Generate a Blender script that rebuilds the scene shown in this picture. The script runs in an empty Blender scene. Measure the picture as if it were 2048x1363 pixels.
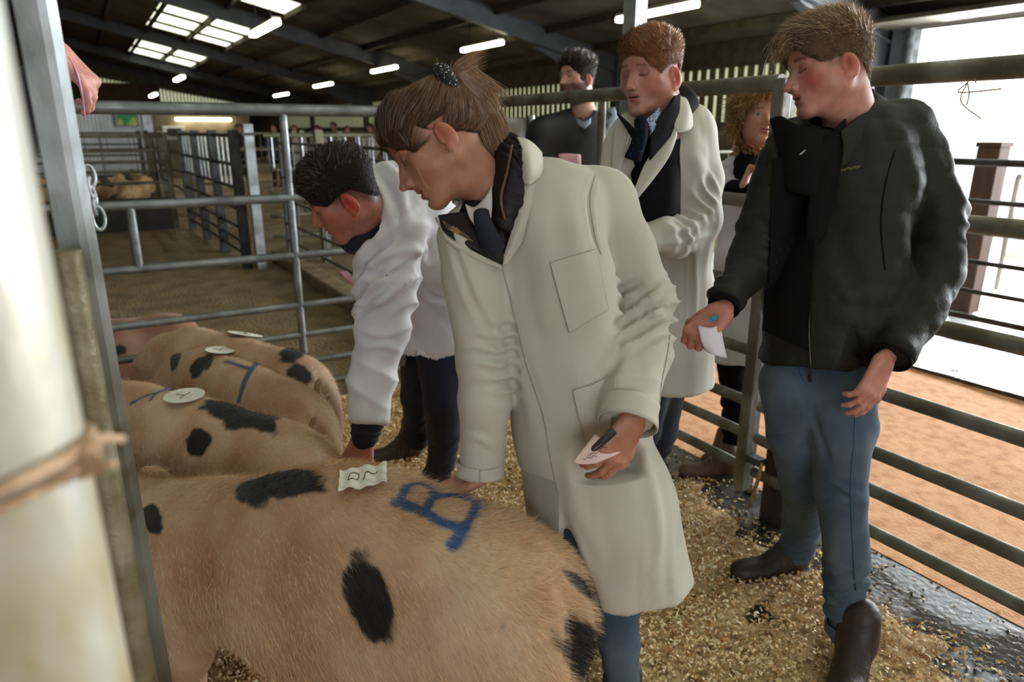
import bpy, math, random
import numpy as np
from mathutils import Vector, Matrix
from mathutils.bvhtree import BVHTree

# ------------------------------------------------------------------ camera, light, exposure
SC = bpy.context.scene
COLL = SC.collection
FPX, CXP, CYP = 1400.0, 1024.0, 681.5          # focal length in pixels of the 2048 x 1363 frame
CAMH, PITCH, YAW = 1.55, math.radians(16.7), math.radians(30.8)
cp, sp, cyw, syw = math.cos(PITCH), math.sin(PITCH), math.cos(YAW), math.sin(YAW)

cam_d = bpy.data.cameras.new('camera')
cam = bpy.data.objects.new('camera', cam_d)
COLL.objects.link(cam)
cam.location = (0, 0, CAMH)
cam.rotation_euler = (math.pi / 2 - PITCH, 0, -YAW)
cam_d.sensor_width = 36.0
cam_d.lens = FPX / 2048 * 36.0
cam_d.clip_start = 0.02
cam_d.clip_end = 300
cam_d.dof.use_dof = True
cam_d.dof.focus_distance = 1.7
cam_d.dof.aperture_fstop = 3.2
SC.camera = cam

SC.view_settings.view_transform = 'Standard'
SC.view_settings.look = 'None'
SC.view_settings.exposure = -0.15
SC.view_settings.gamma = 1.0
SC.view_settings.use_curve_mapping = False
SC.cycles.max_bounces = 8
SC.cycles.diffuse_bounces = 5
SC.cycles.glossy_bounces = 3
SC.cycles.transmission_bounces = 4
SC.cycles.transparent_max_bounces = 6
SC.cycles.caustics_reflective = False
SC.cycles.caustics_refractive = False
SC.cycles.sample_clamp_indirect = 6.0
SC.cycles.use_denoising = True

world = bpy.data.worlds.new('overcast_sky')
SC.world = world
world.use_nodes = True
wn = world.node_tree
bg = wn.nodes['Background']
bg.inputs[0].default_value = (0.97, 0.98, 1.0, 1)
bg.inputs[1].default_value = 3.6

def area_light(name, loc, aim, sx, sy, power, col):
    d = bpy.data.lights.new(name, 'AREA')
    d.shape = 'RECTANGLE'; d.size = sx; d.size_y = sy
    d.energy = power; d.color = col
    o = bpy.data.objects.new(name, d)
    COLL.objects.link(o)
    o.location = loc
    o.rotation_euler = (Vector(aim) - Vector(loc)).to_track_quat('-Z', 'Y').to_euler()
    return o
# daylight falling through the open bay on the right; a fill lamp added behind the camera
area_light('bay_daylight', (10.5, 2.0, 2.3), (2.2, 2.4, 0.3), 8.0, 3.0, 3400, (0.92, 0.97, 1.0))
area_light('rear_fill', (-3.0, -7.0, 3.2), (0.8, 2.5, 0.8), 4.0, 2.5, 50, (1.0, 0.94, 0.86))

# ------------------------------------------------------------------ points
def V(*a): return np.array(a, float)
def P(px, py, d):
    """point seen at pixel (px,py) at distance d along the lens axis"""
    x = (px - CXP) / FPX * d; v = (py - CYP) / FPX * d
    f = d * cp - v * sp
    z = CAMH - (v * cp + d * sp)
    return V(x * cyw + f * syw, f * cyw - x * syw, z)
def G(px, py, z=0.0):
    v = (py - CYP) / FPX
    return P(px, py, (CAMH - z) / (v * cp + sp))
def ray(px, py):
    o = V(0, 0, CAMH); return P(px, py, 1.0) - o
def atX(px, py, X): r = ray(px, py); return V(0, 0, CAMH) + r * (X / r[0])
def atY(px, py, Y): r = ray(px, py); return V(0, 0, CAMH) + r * (Y / r[1])
def L(r, f, z):
    """right / forward / height in the lens's heading"""
    return V(r * cyw + f * syw, f * cyw - r * syw, z)
CR = L(1, 0, 0); CF = L(0, 1, 0); UP = V(0, 0, 1)
CDN = P(1024, 681.5 + 1400, 1.0) - P(1024, 681.5, 1.0)      # lens 'down'
CDP = P(1024, 681.5, 1.0) - V(0, 0, CAMH)                   # lens axis
def cdir(r, d, z): return nrm(CR * r + CDN * d + CDP * z)    # a direction as seen: right, down, away
def nrm(v): v = np.asarray(v, float); return v / (np.linalg.norm(v) + 1e-12)

# ------------------------------------------------------------------ materials
def lin(c):
    if isinstance(c, str):
        c = c.lstrip('#'); c = [int(c[i:i + 2], 16) / 255 for i in (0, 2, 4)]
    return tuple((x / 12.92 if x <= .04045 else ((x + .055) / 1.055) ** 2.4) for x in c)
MATS = {}
def mat(name, col, col2=None, rough=.6, metal=0.0, scale=8.0, detail=4.0, bump=0.0, bscale=None, attr=False,
        stretch=(1, 1, 1), ramp=(.35, .65), coords='Object', wave=None, spec=.5, sheen=0.0, sss=0.0, rough2=None, jit=0.0):
    if name in MATS: return MATS[name]
    m = bpy.data.materials.new(name); m.use_nodes = True
    nt = m.node_tree; N = nt.nodes; K = nt.links
    b = N['Principled BSDF']
    b.inputs['Roughness'].default_value = rough
    b.inputs['Metallic'].default_value = metal
    b.inputs['Specular IOR Level'].default_value = spec
    if sheen: b.inputs['Sheen Weight'].default_value = sheen
    if sss:
        b.inputs['Subsurface Weight'].default_value = sss
        b.inputs['Subsurface Radius'].default_value = (1.0, .35, .2)
        b.inputs['Subsurface Scale'].default_value = .006
    tc = N.new('ShaderNodeTexCoord'); mp = N.new('ShaderNodeMapping')
    mp.inputs['Scale'].default_value = stretch
    K.new(tc.outputs[coords], mp.inputs[0])
    c1 = lin(col) + (1,)
    if attr:
        at = N.new('ShaderNodeAttribute'); at.attribute_name = 'Col'
        src = at.outputs[0]
    else:
        rgb = N.new('ShaderNodeRGB'); rgb.outputs[0].default_value = c1; src = rgb.outputs[0]
    no = N.new('ShaderNodeTexNoise'); no.inputs['Scale'].default_value = scale; no.inputs['Detail'].default_value = detail
    K.new(mp.outputs[0], no.inputs['Vector'])
    if col2 is not None:
        r = N.new('ShaderNodeMapRange'); r.inputs[1].default_value = ramp[0]; r.inputs[2].default_value = ramp[1]
        K.new(no.outputs[0], r.inputs[0])
        mx = N.new('ShaderNodeMix'); mx.data_type = 'RGBA'
        K.new(r.outputs[0], mx.inputs[0]); K.new(src, mx.inputs[6])
        if attr:
            mx.blend_type = 'MULTIPLY'
        mx.inputs[7].default_value = lin(col2) + (1,)
        src = mx.outputs[2]
        if rough2 is not None:
            rr = N.new('ShaderNodeMapRange'); rr.inputs[3].default_value = rough; rr.inputs[4].default_value = rough2
            K.new(r.outputs[0], rr.inputs[0]); K.new(rr.outputs[0], b.inputs['Roughness'])
    K.new(src, b.inputs['Base Color'])
    if wave:
        w = N.new('ShaderNodeTexWave'); w.wave_type = 'BANDS'; w.bands_direction = wave[0]
        w.inputs['Scale'].default_value = wave[1]; w.inputs['Distortion'].default_value = wave[3] if len(wave) > 3 else 0
        K.new(tc.outputs[coords], w.inputs['Vector'])
        bp = N.new('ShaderNodeBump'); bp.inputs['Strength'].default_value = wave[2]; bp.inputs['Distance'].default_value = .02
        K.new(w.outputs['Fac'], bp.inputs['Height']); K.new(bp.outputs[0], b.inputs['Normal'])
    elif bump:
        n2 = N.new('ShaderNodeTexNoise'); n2.inputs['Scale'].default_value = bscale or scale * 3; n2.inputs['Detail'].default_value = 5
        K.new(mp.outputs[0], n2.inputs['Vector'])
        bp = N.new('ShaderNodeBump'); bp.inputs['Strength'].default_value = bump; bp.inputs['Distance'].default_value = .01
        K.new(n2.outputs[0], bp.inputs['Height']); K.new(bp.outputs[0], b.inputs['Normal'])
    MATS[name] = m
    return m
def emis(name, col, s):
    if name in MATS: return MATS[name]
    m = bpy.data.materials.new(name); m.use_nodes = True; nt = m.node_tree
    b = nt.nodes['Principled BSDF']; b.inputs['Base Color'].default_value = lin(col) + (1,)
    b.inputs['Emission Color'].default_value = lin(col) + (1,); b.inputs['Emission Strength'].default_value = s
    MATS[name] = m; return m
def translucent(name, col):
    m = bpy.data.materials.new(name); m.use_nodes = True; nt = m.node_tree
    nt.nodes.remove(nt.nodes['Principled BSDF'])
    t = nt.nodes.new('ShaderNodeBsdfTranslucent'); t.inputs[0].default_value = lin(col) + (1,)
    nt.links.new(t.outputs[0], nt.nodes['Material Output'].inputs[0])
    MATS[name] = m; return m

# ------------------------------------------------------------------ mesh building
def mesh_np(name, v, f, smooth=True, col=None):
    """v (n,3), f (m,4) or (m,3) int arrays (or a list of such arrays)"""
    v = np.asarray(v, np.float32).reshape(-1, 3)
    fs = f if isinstance(f, list) else [f]
    fs = [np.asarray(a, np.int32) for a in fs if len(a)]
    me = bpy.data.meshes.new(name)
    me.vertices.add(len(v)); me.vertices.foreach_set('co', v.ravel())
    nl = sum(a.size for a in fs); npl = sum(len(a) for a in fs)
    me.loops.add(nl); me.polygons.add(npl)
    me.loops.foreach_set('vertex_index', np.concatenate([a.ravel() for a in fs]))
    tot = np.concatenate([np.full(len(a), a.shape[1], np.int32) for a in fs])
    st = np.concatenate([[0], np.cumsum(tot)[:-1]]).astype(np.int32)
    me.polygons.foreach_set('loop_start', st)
    me.polygons.foreach_set('use_smooth', np.full(npl, bool(smooth)))
    me.update(calc_edges=True); me.validate()
    if col is not None:
        a = me.color_attributes.new('Col', 'FLOAT_COLOR', 'POINT')
        c = np.ones((len(me.vertices), 4), np.float32); c[:, :3] = np.asarray(col, np.float32)[:len(c)]
        a.data.foreach_set('color', c.ravel())
    return me
def link(name, me, m=None, parent=None, label=None, cat=None, group=None, kind=None):
    o = bpy.data.objects.new(name, me); COLL.objects.link(o)
    if m is not None and me is not None:
        for q in (m if isinstance(m, (list, tuple)) else [m]): me.materials.append(q)
    if parent is not None: o.parent = parent
    return tag(o, label, cat, group, kind)
def tag(o, label=None, cat=None, group=None, kind=None):
    if label: o['label'] = label
    if cat: o['category'] = cat
    if group: o['group'] = group
    if kind: o['kind'] = kind
    return o
def thing(name, label, cat, group=None, loc=None):
    o = bpy.data.objects.new(name, None); COLL.objects.link(o); o.empty_display_size = .1
    if loc is not None: o.location = tuple(loc)
    return tag(o, label, cat, group)
def put(o, parent):
    """parent a world-built mesh under an empty that stands at its own place"""
    o.parent = parent
    o.matrix_parent_inverse = Matrix.Translation(parent.location).inverted()
    return o
def copy_tree(o, parent=None):
    c = o.copy(); COLL.objects.link(c)
    if parent is not None:
        c.parent = parent; c.matrix_parent_inverse = o.matrix_parent_inverse.copy()
    for ch in list(o.children): copy_tree(ch, c)
    return c

class MB:
    """collects simple shapes into one mesh"""
    def __init__(s): s.v = []; s.q = []; s.t = []; s.n = 0; s.c = []
    def add(s, v, q=None, t=None, col=None):
        v = np.asarray(v, float).reshape(-1, 3)
        if q is not None and len(q): s.q.append(np.asarray(q, int) + s.n)
        if t is not None and len(t): s.t.append(np.asarray(t, int) + s.n)
        s.v.append(v); s.n += len(v)
        if col is not None: s.c.append(np.broadcast_to(np.asarray(col, float), (len(v), 3)))
        return s
    def box(s, lo, hi, M=None):
        lo = np.asarray(lo, float); hi = np.asarray(hi, float)
        v = np.array([[x, y, z] for x in (lo[0], hi[0]) for y in (lo[1], hi[1]) for z in (lo[2], hi[2])])
        if M is not None: v = v @ np.asarray(M)[:3, :3].T + np.asarray(M)[:3, 3]
        return s.add(v, [[0, 1, 3, 2], [4, 6, 7, 5], [0, 4, 5, 1], [2, 3, 7, 6], [0, 2, 6, 4], [1, 5, 7, 3]])
    def beam(s, a, b, w, h, up=(0, 0, 1)):
        """rectangular bar from a to b, w across, h along up"""
        a = np.asarray(a, float); b = np.asarray(b, float); d = nrm(b - a); x = nrm(np.cross(d, up)); u = np.cross(x, d)
        v = [p + x * i * w / 2 + u * j * h / 2 for p in (a, b) for i in (-1, 1) for j in (-1, 1)]
        return s.add(v, [[0, 1, 3, 2], [4, 6, 7, 5], [0, 4, 5, 1], [2, 3, 7, 6], [0, 2, 6, 4], [1, 5, 7, 3]])
    def tube(s, pts, r, n=12, cap=True, col=None):
        pts = np.asarray(pts, float); m = len(pts); r = np.broadcast_to(np.asarray(r, float), (m,))
        tg = np.gradient(pts, axis=0); tg /= np.linalg.norm(tg, axis=1)[:, None] + 1e-12
        ref = V(0, 0, 1) if abs(tg[0][2]) < .9 else V(1, 0, 0)
        x = nrm(np.cross(tg[0], ref)); V_ = []
        an = np.linspace(0, 2 * np.pi, n, endpoint=False)
        for i in range(m):
            x = nrm(x - tg[i] * np.dot(x, tg[i])); y = np.cross(tg[i], x)
            V_.append(pts[i] + r[i] * (np.cos(an)[:, None] * x + np.sin(an)[:, None] * y))
        v = np.concatenate(V_); q = []
        i = np.arange(m - 1)[:, None] * n; j = np.arange(n)[None, :]; j2 = (j + 1) % n
        q = np.stack([i + j, i + j2, i + n + j2, i + n + j], -1).reshape(-1, 4)
        t = None
        if cap:
            v = np.concatenate([v, pts[:1], pts[-1:]]); c0 = m * n; e = (m - 1) * n
            jj = np.arange(n); t = np.concatenate([np.stack([np.full(n, c0), (jj + 1) % n, jj], -1),
                                                   np.stack([np.full(n, c0 + 1), e + jj, e + (jj + 1) % n], -1)])
        return s.add(v, q, t, col)
    def build(s, name, m, parent=None, smooth=False, **kw):
        v = np.concatenate(s.v); fs = []
        if s.q: fs.append(np.concatenate(s.q))
        if s.t: fs.append(np.concatenate(s.t))
        me = mesh_np(name, v, fs, smooth, np.concatenate(s.c) if s.c and sum(len(c) for c in s.c) == len(v) else None)
        o = link(name, me, m, None, **kw)
        if parent is not None: put(o, parent)
        if smooth == 'auto' or smooth:
            pass
        return o
def auto_smooth(o, ang=40):
    me = o.data
    me.polygons.foreach_set('use_smooth', np.ones(len(me.polygons), bool))
    try: me.set_sharp_from_angle(angle=math.radians(ang))
    except Exception: pass
    return o
def bevel(o, w=.004, seg=2):
    b = o.modifiers.new('bevel', 'BEVEL'); b.width = w; b.segments = seg; b.limit_method = 'ANGLE'; return o

def crom(pts, n):
    """smooth curve through points; pts (k,dim) -> (n,dim)"""
    pts = np.asarray(pts, float); k = len(pts)
    if k == 2: t = np.linspace(0, 1, n)[:, None]; return pts[0] * (1 - t) + pts[1] * t
    p = np.concatenate([[2 * pts[0] - pts[1]], pts, [2 * pts[-1] - pts[-2]]])
    u = np.linspace(0, k - 1, n); i = np.minimum(u.astype(int), k - 2); t = (u - i)[:, None]
    a, b, c, d = p[i], p[i + 1], p[i + 2], p[i + 3]
    return .5 * ((2 * b) + (c - a) * t + (2 * a - 5 * b + 4 * c - d) * t ** 2 + (3 * b - a - 3 * c + d) * t ** 3)

def grid_faces(m, n, off=0, flip=False):
    i = np.arange(m - 1)[:, None] * n; j = np.arange(n - 1)[None, :]
    q = np.stack([i + j, i + j + 1, i + n + j + 1, i + n + j], -1).reshape(-1, 4) + off
    return q[:, ::-1] if flip else q
def vnormals(v, q):
    nr = np.zeros_like(v)
    a, b, c = v[q[:, 0]], v[q[:, 1]], v[q[:, 2]]; d = v[q[:, -1]]
    fn = np.cross(c - a, d - b) if q.shape[1] == 4 else np.cross(b - a, c - a)
    for k in range(q.shape[1]): np.add.at(nr, q[:, k], fn)
    return nr / (np.linalg.norm(nr, axis=1)[:, None] + 1e-12)
def shell(grid, th):
    """grid (m,n,3) -> closed thin sheet of thickness th, returns v,q"""
    m, n = grid.shape[:2]; v = grid.reshape(-1, 3); q = grid_faces(m, n); nr = vnormals(v, q)
    w = np.concatenate([v + nr * th / 2, v - nr * th / 2]); N = m * n
    qq = [q, q[:, ::-1] + N]
    def edge(idx):
        a = np.array(idx[:-1]); b = np.array(idx[1:]); qq.append(np.stack([b, a, a + N, b + N], -1))
    edge(list(range(0, n))); edge(list(range(n - 1, m * n, n))); edge(list(range(m * n - 1, (m - 1) * n - 1, -1))); edge(list(range((m - 1) * n, -1, -n)))
    return w, np.concatenate(qq)
def sheet(name, rows, th, m, parent=None, nu=14, nv=14, fn=None, col=None, **kw):
    """smooth thin sheet through rows of points"""
    R = np.array([crom(r, nv) for r in rows]); g = np.stack([crom(R[:, j], nu) for j in range(nv)], 1)
    if fn is not None: g = fn(g)
    v, q = shell(g, th)
    o = link(name, mesh_np(name, v, q, True, None if col is None else np.broadcast_to(lin(col), v.shape)), m, None, **kw)
    if parent is not None: put(o, parent)
    return o

# ------------------------------------------------------------------ smooth noise
_rs = np.random.RandomState(7)
def snoise(p, freq, seed=0, octv=3):
    """cheap smooth noise of points (n,3), about -1..1"""
    rs = np.random.RandomState(seed + 11); p = np.asarray(p, float); out = np.zeros(len(p)); amp = 1.; tot = 0
    for o in range(octv):
        for _ in range(3):
            k = rs.normal(size=3); k /= np.linalg.norm(k); k2 = rs.normal(size=3); k2 /= np.linalg.norm(k2)
            out += amp * np.sin(p @ (k * freq) + rs.rand() * 6.28 + 1.7 * np.sin(p @ (k2 * freq * .7) + rs.rand() * 6.28)) / 3
        tot += amp; amp *= .5; freq *= 2.1
    return out / tot * 1.6
def sstep(a, b, x): t = np.clip((x - a) / (b - a), 0, 1); return t * t * (3 - 2 * t)

# ------------------------------------------------------------------ distance-field modelling
class Prim:
    pass
def rc(a, b, ra, rb, flat=None, s=1.0, k=.02, op='u'):
    """tapering rounded limb from a to b; flat=(axis) squashed by s along it"""
    p = Prim(); p.a = np.asarray(a, float); p.b = np.asarray(b, float); p.ra = ra; p.rb = rb
    p.flat = None if flat is None else nrm(flat); p.s = s; p.k = k; p.op = op
    R = max(ra, rb) * max(1, s) + k + .004
    p.lo = np.minimum(p.a, p.b) - R; p.hi = np.maximum(p.a, p.b) + R
    def ev(X):
        ab = p.b - p.a; L2 = float(ab @ ab) + 1e-12; q = X - p.a.astype(np.float32)
        t = np.clip(q @ ab.astype(np.float32) / L2, 0, 1); q = q - t[..., None] * ab.astype(np.float32)
        r = p.ra + (p.rb - p.ra) * t
        if p.flat is not None:
            f = p.flat.astype(np.float32); c = q @ f; q = q + ((c / p.s - c))[..., None] * f
            return (np.linalg.norm(q, axis=-1) - r) * min(1, p.s)
        return np.linalg.norm(q, axis=-1) - r
    p.ev = ev; return p
def el(c, r, R=None, k=.02, op='u'):
    """ellipsoid; columns of R are its axes"""
    p = Prim(); c = np.asarray(c, float); r = np.asarray(r, float); R = np.eye(3) if R is None else np.asarray(R, float); p.k = k; p.op = op
    ext = np.sqrt(((R * r) ** 2).sum(1)) + k + .004; p.lo = c - ext; p.hi = c + ext
    def ev(X):
        q = (X - c.astype(np.float32)) @ R.astype(np.float32)
        k0 = np.linalg.norm(q / r.astype(np.float32), axis=-1); k1 = np.linalg.norm(q / (r * r).astype(np.float32), axis=-1)
        return k0 * (k0 - 1) / (k1 + 1e-9)
    p.ev = ev; return p
def half(c, n, lo, hi, k=.004, op='s'):
    """half space on the n side of c, inside a box"""
    p = Prim(); p.k = k; p.op = op; p.lo = np.asarray(lo, float); p.hi = np.asarray(hi, float); c = np.asarray(c, float); n = nrm(n)
    p.ev = lambda X: -((X - c.astype(np.float32)) @ n.astype(np.float32)); return p
def chain(pts, k=.02, flat=None, s=1.0, op='u'):
    """pts = [(point, radius), ...]"""
    return [rc(pts[i][0], pts[i + 1][0], pts[i][1], pts[i + 1][1], flat, s, k, op) for i in range(len(pts) - 1)]
def flat_list(a):
    out = []
    for x in a: out.extend(flat_list(x)) if isinstance(x, (list, tuple)) else out.append(x)
    return out
def field(prims, res):
    prims = flat_list(prims)
    us = [p for p in prims if p.op == 'u']
    lo = np.min([p.lo for p in us], 0) - res * 3; hi = np.max([p.hi for p in us], 0) + res * 3
    n = np.ceil((hi - lo) / res).astype(int) + 1
    F = np.full(n, .2, np.float32)
    for p in prims:
        i0 = np.clip(np.floor((p.lo - lo) / res).astype(int), 0, n); i1 = np.clip(np.ceil((p.hi - lo) / res).astype(int) + 1, 0, n)
        if np.any(i1 <= i0): continue
        ax = [lo[a] + np.arange(i0[a], i1[a]) * res for a in range(3)]
        X = np.stack(np.meshgrid(*ax, indexing='ij'), -1).astype(np.float32)
        d = p.ev(X); S = F[i0[0]:i1[0], i0[1]:i1[1], i0[2]:i1[2]]; k = p.k
        if p.op == 'u':
            h = np.maximum(k - np.abs(S - d), 0) / k; S[...] = np.minimum(S, d) - h * h * k * .25
        else:
            h = np.maximum(k - np.abs(S + d), 0) / k; S[...] = np.maximum(S, -d) + h * h * k * .25
    return F, lo
def nets(F, lo, res):
    ins = F < 0
    c = [ins[a:ins.shape[0] - 1 + a, b:ins.shape[1] - 1 + b, d:ins.shape[2] - 1 + d] for a in (0, 1) for b in (0, 1) for d in (0, 1)]
    s = sum(x.astype(np.int8) for x in c); act = (s > 0) & (s < 8)
    I = np.argwhere(act); ids = -np.ones(act.shape, np.int32); ids[act] = np.arange(len(I))
    cor = np.array([[a, b, d] for a in (0, 1) for b in (0, 1) for d in (0, 1)])
    vals = np.stack([F[I[:, 0] + k[0], I[:, 1] + k[1], I[:, 2] + k[2]] for k in cor], 1)
    acc = np.zeros((len(I), 3)); cnt = np.zeros(len(I))
    for a in range(8):
        for b in range(a + 1, 8):
            if np.abs(cor[a] - cor[b]).sum() != 1: continue
            va, vb = vals[:, a], vals[:, b]; m = (va < 0) != (vb < 0); t = va[m] / (va[m] - vb[m])
            acc[m] += cor[a] + t[:, None] * (cor[b] - cor[a]); cnt[m] += 1
    v = lo + (I + acc / cnt[:, None]) * res
    q = []
    for ax in range(3):
        sl = [slice(None)] * 3; sl2 = [slice(None)] * 3; sl[ax] = slice(0, -1); sl2[ax] = slice(1, None)
        A = ins[tuple(sl)]; B = ins[tuple(sl2)]; E = np.argwhere(A != B)
        o1, o2 = [(1, 2), (2, 0), (0, 1)][ax]
        E = E[(E[:, o1] > 0) & (E[:, o2] > 0)]
        E = E[(E[:, o1] < act.shape[o1]) & (E[:, o2] < act.shape[o2])]
        def cid(d1, d2):
            e = E.copy(); e[:, o1] -= d1; e[:, o2] -= d2; return ids[e[:, 0], e[:, 1], e[:, 2]]
        qq = np.stack([cid(1, 1), cid(0, 1), cid(0, 0), cid(1, 0)], 1)
        fl = ~A[E[:, 0], E[:, 1], E[:, 2]]
        qq[fl] = qq[fl][:, ::-1]; q.append(qq)
    q = np.concatenate(q); q = q[(q >= 0).all(1)]
    return v, q
def smooth_v(v, q, it=1, w=.5):
    e = np.concatenate([q[:, [i, (i + 1) % 4]] for i in range(4)])
    for _ in range(it):
        a = np.zeros_like(v); n = np.zeros(len(v))
        np.add.at(a, e[:, 0], v[e[:, 1]]); np.add.at(n, e[:, 0], 1); v = v * (1 - w) + w * a / np.maximum(n, 1)[:, None]
    return v
def carve(prims, res, it=1):
    F, lo = field(prims, res); v, q = nets(F, lo, res)
    if it: v = smooth_v(v, q, it)
    return v, q

# ------------------------------------------------------------------ laying details on a surface
class Surf:
    def __init__(s, v, q):
        s.b = BVHTree.FromPolygons([tuple(x) for x in v], [tuple(int(i) for i in x) for x in q])
        s.o = Vector((0, 0, CAMH))
    def hit(s, px, py, off=0.0):
        r = Vector(ray(px, py)).normalized(); h = s.b.ray_cast(s.o, r, 20)
        if h[0] is None:
            best = None                                # just off the outline: nearest point to the ray
            for d in np.linspace(.8, 4.2, 60):
                g = s.b.find_nearest(s.o + r * float(d), 2)
                if g[0] is not None and (best is None or g[3] < best[3]): best = g
            h = best
        n = np.array(h[1]);
        if n @ np.array(r) > 0: n = -n
        return np.array(h[0]) + n * off
    def near(s, p, off=0.0):
        h = s.b.find_nearest(Vector(p)); n = np.array(h[1]); return np.array(h[0]) + n * off, n
def patch(name, surf, c, m, parent, th=.004, nu=16, nv=16, off=.002, **kw):
    """four-cornered piece of cloth lying on a surface; c = 4 pixel corners in order"""
    c = np.asarray(c, float); g = np.zeros((nu, nv, 3))
    for i in range(nu):
        for j in range(nv):
            u, w = i / (nu - 1), j / (nv - 1)
            p = (c[0] * (1 - u) + c[3] * u) * (1 - w) + (c[1] * (1 - u) + c[2] * u) * w
            g[i, j] = surf.hit(p[0], p[1], off)
    k = g.copy()
    for _ in range(2): k[1:-1, 1:-1] = (k[:-2, 1:-1] + k[2:, 1:-1] + k[1:-1, :-2] + k[1:-1, 2:]) / 4
    v, q = shell(k, th)
    o = link(name, mesh_np(name, v, q, True), m, None, **kw); auto_smooth(o, 50)
    if parent is not None: put(o, parent)
    return o
def seam(mb, surf, pts, r=.0015, off=.0005, n=24):
    c = crom(np.asarray(pts, float), n); mb.tube([surf.hit(a, b, off) for a, b in c], r, 6)

# ------------------------------------------------------------------ strands of hair / bristle as thin ribbons
def ribbons(roots, dirs, length, width, col, bend=None, seg=3, jit=.15, seed=0, grav=0.0, tipcol=1.0):
    """flat tapering ribbons: returns v, q, colours"""
    rs = np.random.RandomState(seed); n = len(roots); d = dirs + rs.normal(size=(n, 3)) * jit
    d /= np.linalg.norm(d, axis=1)[:, None]
    length = np.broadcast_to(np.asarray(length, float), (n,)) * (1 + rs.uniform(-.3, .3, n))
    side = np.cross(d, rs.normal(size=(n, 3))); side /= np.linalg.norm(side, axis=1)[:, None] + 1e-9
    v = np.zeros((n, seg + 1, 2, 3)); p = roots.copy(); dd = d.copy()
    for i in range(seg + 1):
        w = width * (1 - .85 * i / seg) / 2
        v[:, i, 0] = p - side * w; v[:, i, 1] = p + side * w
        p = p + dd * (length / seg)[:, None]
        if bend is not None: dd = dd + bend / seg
        dd = dd + V(0, 0, -grav / seg); dd /= np.linalg.norm(dd, axis=1)[:, None]
    base = (np.arange(n) * (seg + 1) * 2)[:, None]; i = np.arange(seg)[None] * 2
    q = np.stack([base + i, base + i + 1, base + i + 3, base + i + 2], -1).reshape(-1, 4)
    c = np.repeat(col * (1 + rs.uniform(-.18, .18, (n, 1))), (seg + 1) * 2, 0)
    return v.reshape(-1, 3), q, np.clip(c, 0, 1)
def scatter(v, q, n, seed=0, w=None):
    rs = np.random.RandomState(seed)
    a, b, c, d = (v[q[:, i]] for i in range(4)); fn = np.cross(c - a, d - b); ar = np.linalg.norm(fn, axis=1)
    pr = ar * (1 if w is None else w[q].mean(1)); pr = pr / pr.sum(); f = rs.choice(len(q), n, p=pr)
    u = rs.rand(n, 1); t = rs.rand(n, 1)
    p = (a[f] * (1 - u) + b[f] * u) * (1 - t) + (d[f] * (1 - u) + c[f] * u) * t
    N = fn[f] / (ar[f][:, None] + 1e-12)
    return p, N, q[f]
# ------------------------------------------------------------------ materials of the place
galv = mat('galvanised_steel', '#8b9092', '#6a6d6c', .42, .75, 9, 6, .15, 60, rough2=.6)
galv_dirty = mat('dirty_steel', '#807f78', '#5a5546', .5, .5, 7, 6, .3, 40, rough2=.75, ramp=(.3, .6))
dark_steel = mat('dark_steel', '#4b4d4e', '#2c2b28', .5, .5, 8, 5, .2, 40)
old_steel = mat('weathered_pen_steel', '#6d6a55', '#4a4535', .55, .4, 5, 4, .2, 30)
pale_steel = mat('pale_steel', '#b9c0c4', '#8d9294', .4, .6, 6, 4, .1, 30)
roofm = mat('fibre_cement_sheet', '#6a6152', '#4c4435', .9, 0, 1.2, 4, coords='Object', wave=('Y', 6.0, .9))
beam_m = mat('painted_rafter', '#4a4d50', '#3a3c3d', .6, .1, 3, 4)
purl_m = mat('timber_purlin', '#4d4534', '#332d20', .85, 0, 4, 4)
slat_m = mat('spaced_sheet', '#5d5a3c', '#4a4730', .8, 0, 5, 3)
slot_m = translucent('daylight_slot', '#c9cbb4')
skyl_m = translucent('skylight_sheet', '#f4f6e6')
block_m = mat('block_wall', '#6b6350', '#4d4637', .9, 0, 2, 4, .2, 12)
brown_m = mat('brown_boarding', '#5c4632', '#46351f', .85, 0, 2, 4)
white_wall = mat('white_cladding', '#e6eaec', '#cfd4d6', .6, 0, 2, 3, wave=('X', 3.2, .5))
timber = mat('dark_timber', '#3c342b', '#241f1a', .85, 0, 6, 5, .4, 25, stretch=(1, 1, .15))
timber_b = mat('brown_timber', '#5d4336', '#432f26', .85, 0, 6, 5, .4, 25, stretch=(1, 1, .15))

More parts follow.
